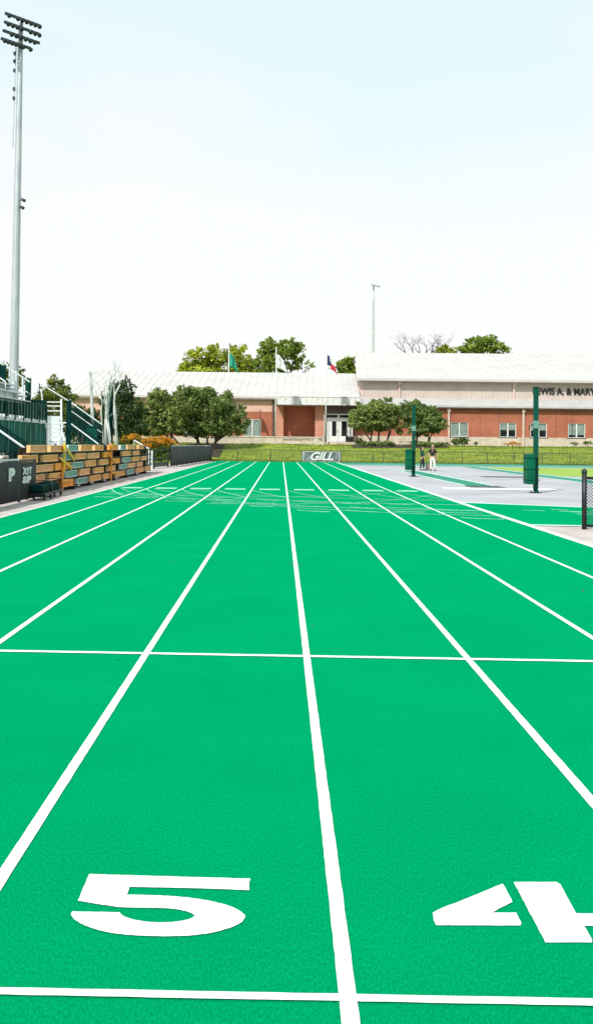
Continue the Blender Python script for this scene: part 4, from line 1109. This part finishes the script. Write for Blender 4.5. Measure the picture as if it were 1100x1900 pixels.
# aluminium stairs facing the track start
YS0 = 43.2
sxa, sxb = xat(82,800,YS0+2), xat(118,800,YS0+2)
t = thing('aluminium_staircase', ((sxa+sxb)/2, YS0, 0), 'aluminium staircase facing the camera between green panels', 'staircase')
ns = 13
for k in range(ns):
    z = .21*(k+1); y = YS0+.26*k
    st = MB().box(sxa+.06, sxb-.06, y, y+.27, z-.04, z); st.box(sxa+.06, sxb-.06, y+.25, y+.262, z+.001, z+.165)
    st.build('tread', M['alu'], t)
ytop = YS0+.26*ns; ztop = .21*ns
MB().box(sxa, sxb, ytop, ytop+1.2, ztop-.05, ztop).build('landing', M['alu'], t)
for x in (sxa, sxb):
    MB().bar((x,YS0-.1,.05),(x,ytop,ztop-.1),.05,.24).build('stringer', M['galv'], t)
    MB().tube([(x,YS0-.15,0),(x,YS0-.15,.95),(x,YS0,1.05),(x,ytop,ztop+1.0),(x,ytop+.6,ztop+1.0),(x,ytop+.6,ztop)], .032, 8).build('handrail', M['alu'], t)
    if x == sxa: MB().add([(x+.04*(1 if x==sxb else -1),YS0+.1,.3),(x+.04*(1 if x==sxb else -1),ytop,ztop+.1),(x+.04*(1 if x==sxb else -1),ytop,ztop+.92),(x+.04*(1 if x==sxb else -1),YS0+.1,.98)],[(0,1,2,3)]).build('side_panel', M['dgreen'], t)
for z in (.55, .8, 1.0): MB().bar((sxa,ytop+1.1,ztop+z-.1),(sxb,ytop+1.1,ztop+z-.1),.05,.06).build('back_rail', M['alu'], t)
for x in (sxa+.1, sxb-.1): MB().box(x-.04,x+.04,ytop+1.0,ytop+1.08,-.02,ztop-.05).build('leg', M['galv'], t)
MB().box(sxb+.22, sxb+.46, YS0+2.3, YS0+2.45, -.02, zat(123,743,YS0+2.4)).build('side_pillar', M['dgreen'], t, bevel=.02)

t.rotation_euler.z = math.radians(14.5); t.location.x += .42
# side stairs descending toward the track
def side_stairs(Y, x0, z0, x1, label, depth=1.1, mesh_=True):
    # x0,z0 top ; x1 ground end
    t = thing('access_staircase', (x1, Y, 0), label, 'staircase', 'stairs running down from the stands')
    n_ = round(z0/.2); 
    for k in range(n_):
        f = (k+.5)/n_; x = x1+(x0-x1)*f; z = z0*(k+1)/n_
        MB().box(x-abs(x0-x1)/n_*.55, x+abs(x0-x1)/n_*.55, Y, Y+depth, z-.05, z).build('tread', M['alu'], t)
    for y in (Y-.04, Y+depth+.04):
        far = y > Y
        MB().bar((x1,y,.02),(x0,y,z0-.1),.05,.25).build('stringer', M['dgreen'], t)
        MB().tube([(x1+.12,y,.0),(x1+.1,y,.9),(x1,y,1.0),(x0,y,z0+1.0),(x0-.5,y,z0+1.0)], .038, 8).build('handrail', M['dgreen' if far else 'alu'], t)
        for k in range(0, n_+1, 3):
            f = k/n_; MB().tube([(x1+(x0-x1)*f,y,z0*f),(x1+(x0-x1)*f,y,z0*f+1.0)], .025, 6).build('baluster', M['alu' if (k == 0 and not far) else 'dgreen'], t)
        mb = MB()
        for k in range(int((x1-x0)/.13)):
            f = (k+.5)*.13/(x1-x0); x = x1+(x0-x1)*f; mb.box(x-.018, x+.018, y+.03, y+.05, z0*f+.1, z0*f+.9)
        mb.bar((x1,y+.04,.12),(x0,y+.04,z0+.12),.03).bar((x1,y+.04,.9),(x0,y+.04,z0+.9),.03)
        mb.build('infill_pickets', M['dgreen'], t)
    MB().box(x0-1.0, x0, Y, Y+depth, z0-.06, z0).build('landing', M['alu'], t)
    for y in (Y+.1, Y+depth-.1): MB().box(x0-.9, x0-.8, y-.04, y+.04, -.02, z0-.06).build('leg', M['dgreen'], t)
    return t
side_stairs(30.4, XF+.1, 1.85, -7.65, 'nearest green staircase coming down from the deck with pale sloping handrail', 1.0)
side_stairs(49.5, -11.1, 1.62, -8.85, 'farther staircase sloping down behind the blocks to the bare tree', 1.2)
# upper back rail line beyond the stairs
t = thing('ramp_railing', (xat(75,712,52), 52, 0), 'long pale railing sloping down right from behind the bleachers', 'railing')
a = P(74,711,52.5); b = P(128,744,52.5); c = P(190,788,52.5)
MB().tube([a,b,c], .035, 6).build('top_rail', M['alu'], t)
for p in (a, b, b.lerp(c,.5), c): MB().tube([Vector((p.x,p.y,0)), p], .03, 6).build('post', M['dgreen'], t)
mb = MB()
for k in range(34):
    p = b.lerp(c, k/34); mb.box(p.x-.02, p.x+.02, p.y-.01, p.y+.01, p.z-1.5, p.z-.05)
mb.bar(b+Vector((0,0,-.8)), c+Vector((0,0,-.8)), .04).bar(b+Vector((0,0,-1.5)), c+Vector((0,0,-1.5)), .04)
mb.build('infill_pickets', M['dgreen'], t)
MB().bar(b+Vector((0,0,-.45)), c+Vector((0,0,-.45)), .04).build('mid_rail', M['alu'], t)
# end handrail beyond the rack
a = P(249,817,54); b = P(277,833,54)
t = thing('short_handrail', (b.x, 54, 0), 'short white handrail sloping down past the last blocks', 'handrail')
MB().tube([a,b], .045, 8).build('rail', M['white'], t)
for p in (a, a.lerp(b,.5), b): MB().tube([Vector((p.x,p.y,-.02)),p], .03, 6).build('post', M['white'], t)
# grey end panel after rack
a = P(272,838,55); b = P(283,838,55)
t = thing('end_panel', (a.x, 55, 0), 'small grey green panel between the last blocks and the rail gate', 'panel')
MB().box(a.x, b.x-.08, 54.95, 55.05, .05, zat(278,838,55)).build('sheet', M['dsteel'], t)
MB().box(b.x-.06, b.x+.02, 54.93, 55.07, -.02, zat(278,836,55)).build('post', M['alu'], t)
# green storage box behind stack near the leaning pole
a = P(160,792,51.8); b = P(180,792,51.8)
t = thing('green_barrier_panel', (a.x, 51.8, 0), 'upright green panel standing at the foot of the leaning pole', 'panel')
MB().box(a.x, b.x, 51.9, 52.0, -.02, a.z).build('sheet', M['green'], t)
MB().box(a.x-.05, b.x+.05, 51.85, 52.05, a.z, a.z+.06).build('top_rail', M['green'], t)

# ------------------------------------------------------------------ people
def skinned(name, chains, mat_, parent, origin, sub=2):
    me = bpy.data.meshes.new(name); vs = []; es = []; rr = []; idx = {}
    for ch in chains:
        prev = None
        for (k, co, r) in ch:
            if k not in idx:
                idx[k] = len(vs); vs.append(co); rr.append(r)
            i = idx[k]
            if prev is not None: es.append((prev, i))
            prev = i
    me.from_pydata(vs, es, []); o = bpy.data.objects.new(name, me); col.objects.link(o)
    me.materials.append(mat_)
    s_ = o.modifiers.new('skin', 'SKIN'); s_.use_smooth_shade = True
    for i, r in enumerate(rr):
        sv = me.skin_vertices[0].data[i]
        sv.radius = r if isinstance(r, tuple) else (r, r)
    me.skin_vertices[0].data[0].use_root = True
    q = o.modifiers.new('sub', 'SUBSURF'); q.levels = sub; q.render_levels = sub
    o.parent = parent
    return o
def person(px, pfoot, H_, yawp, label, shirt, trousers, hair, pose, longhair=False):
    g_ = G(px, pfoot); k = H_/1.75
    root = thing('person', (g_.x, g_.y, -.01), label, 'person'); root.rotation_euler.z = yawp; root.scale = (k,k,k)
    la, ra = pose['arms']; fl, fr_ = pose['feet']
    def V(x,y,z): return (x,y,z)
    pel = ('pel', V(0,0,.95), (.14,.10))
    ch = [[pel, ('wa', V(0,0,1.08), (.12,.09)), ('ch', V(0,.0,1.28), (.155,.10)), ('ne', V(0,0,1.44), (.07,.07)), ('nk', V(0,-.01,1.50), .05),
           ('j', V(0,-.025,1.575), (.062,.075)), ('hd', V(0,-.015,1.66), (.075,.092)), ('tp', V(0,0,1.735), (.045,.055))],
          [('j', V(0,-.025,1.575), .06), ('nose', V(0,-.115,1.62), .014)]]
    for s_, arm, foot in ((-1, la, fl), (1, ra, fr_)):
        sh = ('sh%d'%s_, V(s_*.17,0,1.40), .058); el, wr = arm
        ch.append([('ch', V(0,0,1.28), .14), sh, ('el%d'%s_, V(*el), .04), ('wr%d'%s_, V(*wr), .026)])
        e = Vector(wr); dirn = (Vector(wr)-Vector(el)).normalized(); side = Vector((0,1,0)) if abs(dirn.z) > .7 else Vector((0,0,1))
        palm = e+dirn*.07
        ch[-1].append(('pm%d'%s_, tuple(palm), (.036,.018)))
        for fi, (o_, l_) in enumerate(((-.027,.075),(-.009,.085),(.009,.08),(.027,.062))):
            b_ = palm+side*o_+dirn*.03; c_ = b_+dirn*l_*.5; d_ = b_+dirn*l_+Vector((-s_*.012,0,0))
            ch.append([('pm%d'%s_, tuple(palm), .03), ('f%d%da'%(s_,fi), tuple(b_), .0095), ('f%d%db'%(s_,fi), tuple(c_), .0085), ('f%d%dc'%(s_,fi), tuple(d_), .007)])
        th = e+dirn*.03; tdir = (dirn+side*-1.0).normalized()
        ch.append([('wr%d'%s_, tuple(e), .026), ('t%da'%s_, tuple(th+tdir*.03), .012), ('t%db'%s_, tuple(th+tdir*.065+dirn*.015), .009)])
        fx, fy, fz = foot
        ch.append([pel, ('hip%d'%s_, V(s_*.09,0,.90), (.095,.095)), ('kn%d'%s_, V((s_*.09+fx)/2+s_*.01, fy*.45-.035,.50+fz*.5), .056), ('an%d'%s_, V(fx,fy+.02,.09+fz), .036), ('toe%d'%s_, V(fx+s_*.02,fy-.14,.035+fz), (.036,.026))])
    skinned('body', ch, M['skin'], root, None)
    # clothing
    sh_ch = [[('a', V(0,0,.93), (.165,.12)), ('b', V(0,0,1.08), (.14,.105)), ('c', V(0,0,1.28), (.178,.118)), ('d', V(0,0,1.425), (.095,.08))]]
    for s_, arm in ((-1, la), (1, ra)):
        el, wr = arm; S = Vector((s_*.17,0,1.40)); E = Vector(el); m1 = S.lerp(E, 1.05 if pose.get('long') else .8)
        c_ = [('c', V(0,0,1.28), .15), ('s%d'%s_, tuple(S), .072), ('e%d'%s_, tuple(m1), .054)]
        if pose.get('long'): c_.append(('w%d'%s_, tuple(Vector(el).lerp(Vector(wr),.9)), .038))
        sh_ch.append(c_)
    skinned('shirt', sh_ch, M[shirt], root, None)
    tr_ = [[('a', V(0,0,1.0), (.150,.112)), ('b', V(0,0,.93), (.155,.118))]]
    for s_, foot in ((-1, fl), (1, fr_)):
        fx, fy, fz = foot
        tr_.append([('b', V(0,0,.93), .15), ('h%d'%s_, V(s_*.09,0,.86), (.112,.11)), ('k%d'%s_, V((s_*.09+fx)/2+s_*.01, fy*.45-.03,.50+fz*.5), .076), ('n%d'%s_, V(fx,fy+.02,.13+fz), .062)])
    skinned('trousers', tr_, M[trousers], root, None)
    for s_, foot in ((-1, fl), (1, fr_)):
        fx, fy, fz = foot
        mb = MB(); mb.ball((fx+s_*.01, fy-.06, .045+fz), .055, .15, .055, 10, 6); 
        o = MB(); o.v = mb.v; o.f = mb.f; q = bpy.data.meshes.new('shoe'); q.from_pydata([tuple(v) for v in o.v], [], o.f); ob = bpy.data.objects.new('shoe', q); q.materials.append(M['shoe']); col.objects.link(ob); ob.parent = root
    hb = MB(); hb.ball((0,.025,1.685), .098, .108, .095, 12, 8)
    if longhair: hb.tube([(0,.07,1.70),(0,.105,1.60),(0,.10,1.47),(0,.09,1.40)], [.07,.085,.07,.03], 10)
    q = bpy.data.meshes.new('hair'); q.from_pydata([tuple(v) for v in hb.v], [], hb.f)
    for p in q.polygons: p.use_smooth = True
    ob = bpy.data.objects.new('hair', q); q.materials.append(M[hair]); col.objects.link(ob); ob.parent = root
    fb_ = MB()
    for s_ in (-1,1): fb_.ball((s_*.03,-.098,1.655), .011,.008,.008, 8, 5)
    fb_.ball((0,-.10,1.578), .022,.008,.006, 8, 5)
    q = bpy.data.meshes.new('facial_features'); q.from_pydata([tuple(v) for v in fb_.v], [], fb_.f); ob = bpy.data.objects.new('facial_features', q); q.materials.append(M['hair']); col.objects.link(ob); ob.parent = root
    eb = MB()
    for s_ in (-1,1): eb.ball((s_*.086,.0,1.635), .012,.02,.032, 8, 5)
    q = bpy.data.meshes.new('ears'); q.from_pydata([tuple(v) for v in eb.v], [], eb.f); ob = bpy.data.objects.new('ears', q); q.materials.append(M['skin']); col.objects.link(ob); ob.parent = root
    return root
person(782.5, 872.5, 1.62, 1.1, 'person in dark green top and dark trousers turned toward the other', 'shirtg', 'trd', 'hair',
       dict(arms=(((-.24,.03,1.13),(-.20,-.16,1.00)), ((.25,.02,1.12),(.16,-.20,1.08))), feet=((-.12,.08,0),(.12,-.10,0)), long=True), True)
person(802, 873.5, 1.72, -.35, 'person in black shirt and cream trousers facing the track', 'shirtb', 'trw', 'blond',
       dict(arms=(((-.29,.02,1.14),(-.20,-.14,.98)), ((.30,.03,1.14),(.28,.0,.88))), feet=((-.11,.02,0),(.15,.0,0))))
# bag on the ground between them
g_ = G(793, 872.2)
t = thing('kit_bag', (g_.x, g_.y, 0), 'tan kit bag standing on the ground between the two people', 'bag')
MB().box(g_.x-.13, g_.x+.13, g_.y-.1, g_.y+.1, -.01, .42).build('body', M['dtrim'], t, bevel=.05)
MB().tube([(g_.x-.08,g_.y,.40),(g_.x-.05,g_.y,.52),(g_.x+.05,g_.y,.52),(g_.x+.08,g_.y,.40)], .012, 6).build('handle', M['trim'], t)

# ------------------------------------------------------------------ light and sky
L3 = Vector((.42,.70,-.86)).normalized()
sd = bpy.data.lights.new('sun', 'SUN'); sd.energy = 3.8; sd.angle = math.radians(.6); sd.color = (1,.965,.91)
so = bpy.data.objects.new('sun', sd); col.objects.link(so); so.rotation_euler = L3.to_track_quat('-Z', 'Y').to_euler()
el = math.asin(-L3.z); az = math.atan2(-L3.x, -L3.y)
w = bpy.data.worlds.new('World'); sc.world = w; w.use_nodes = True
nt = w.node_tree; N = nt.nodes; L = nt.links; N.clear()
out = N.new('ShaderNodeOutputWorld')
sky = N.new('ShaderNodeTexSky'); sky.sky_type = 'NISHITA'; sky.sun_disc = False; sky.sun_elevation = el; sky.sun_rotation = az
sky.air_density = 1; sky.dust_density = 1.5
b1 = N.new('ShaderNodeBackground'); b1.inputs['Strength'].default_value = .12; L.new(sky.outputs[0], b1.inputs['Color'])
b2 = N.new('ShaderNodeBackground'); b2.inputs['Strength'].default_value = .80
tc = N.new('ShaderNodeTexCoord'); mp = N.new('ShaderNodeMapping'); mp.inputs['Scale'].default_value = (1,1,2.6); L.new(tc.outputs['Generated'], mp.inputs['Vector'])
nz = N.new('ShaderNodeTexNoise'); nz.inputs['Scale'].default_value = 1.6; nz.inputs['Detail'].default_value = 6; nz.inputs['Roughness'].default_value = .5
L.new(mp.outputs['Vector'], nz.inputs['Vector'])
rp = N.new('ShaderNodeValToRGB'); rp.color_ramp.elements[0].position = .30; rp.color_ramp.elements[0].color = (.83,1.0,1.04,1)
rp.color_ramp.elements[1].position = .62; rp.color_ramp.elements[1].color = (1.0,1.01,1.01,1)
sp0 = N.new('ShaderNodeSeparateXYZ'); L.new(tc.outputs['Generated'], sp0.inputs[0])
m1 = N.new('ShaderNodeMath'); m1.operation = 'MULTIPLY_ADD'; m1.inputs[1].default_value = -1.25; m1.inputs[2].default_value = .27; L.new(sp0.outputs['Z'], m1.inputs[0])
m2 = N.new('ShaderNodeMath'); m2.operation = 'ADD'; L.new(m1.outputs[0], m2.inputs[0]); L.new(nz.outputs['Fac'], m2.inputs[1])
L.new(m2.outputs[0], rp.inputs['Fac']); L.new(rp.outputs['Color'], b2.inputs['Color'])
sp = N.new('ShaderNodeSeparateXYZ'); L.new(tc.outputs['Generated'], sp.inputs[0])
mr = N.new('ShaderNodeMapRange'); mr.inputs['From Min'].default_value = 0; mr.inputs['From Max'].default_value = .5
mr.inputs['To Min'].default_value = .98; mr.inputs['To Max'].default_value = .92; L.new(sp.outputs['Z'], mr.inputs['Value'])
ms = N.new('ShaderNodeMixShader'); L.new(mr.outputs[0], ms.inputs[0]); L.new(b1.outputs[0], ms.inputs[1]); L.new(b2.outputs[0], ms.inputs[2])
L.new(ms.outputs[0], out.inputs['Surface'])
sc.view_settings.view_transform = 'Standard'; sc.view_settings.look = 'None'; sc.view_settings.exposure = 0.32; sc.view_settings.gamma = 1
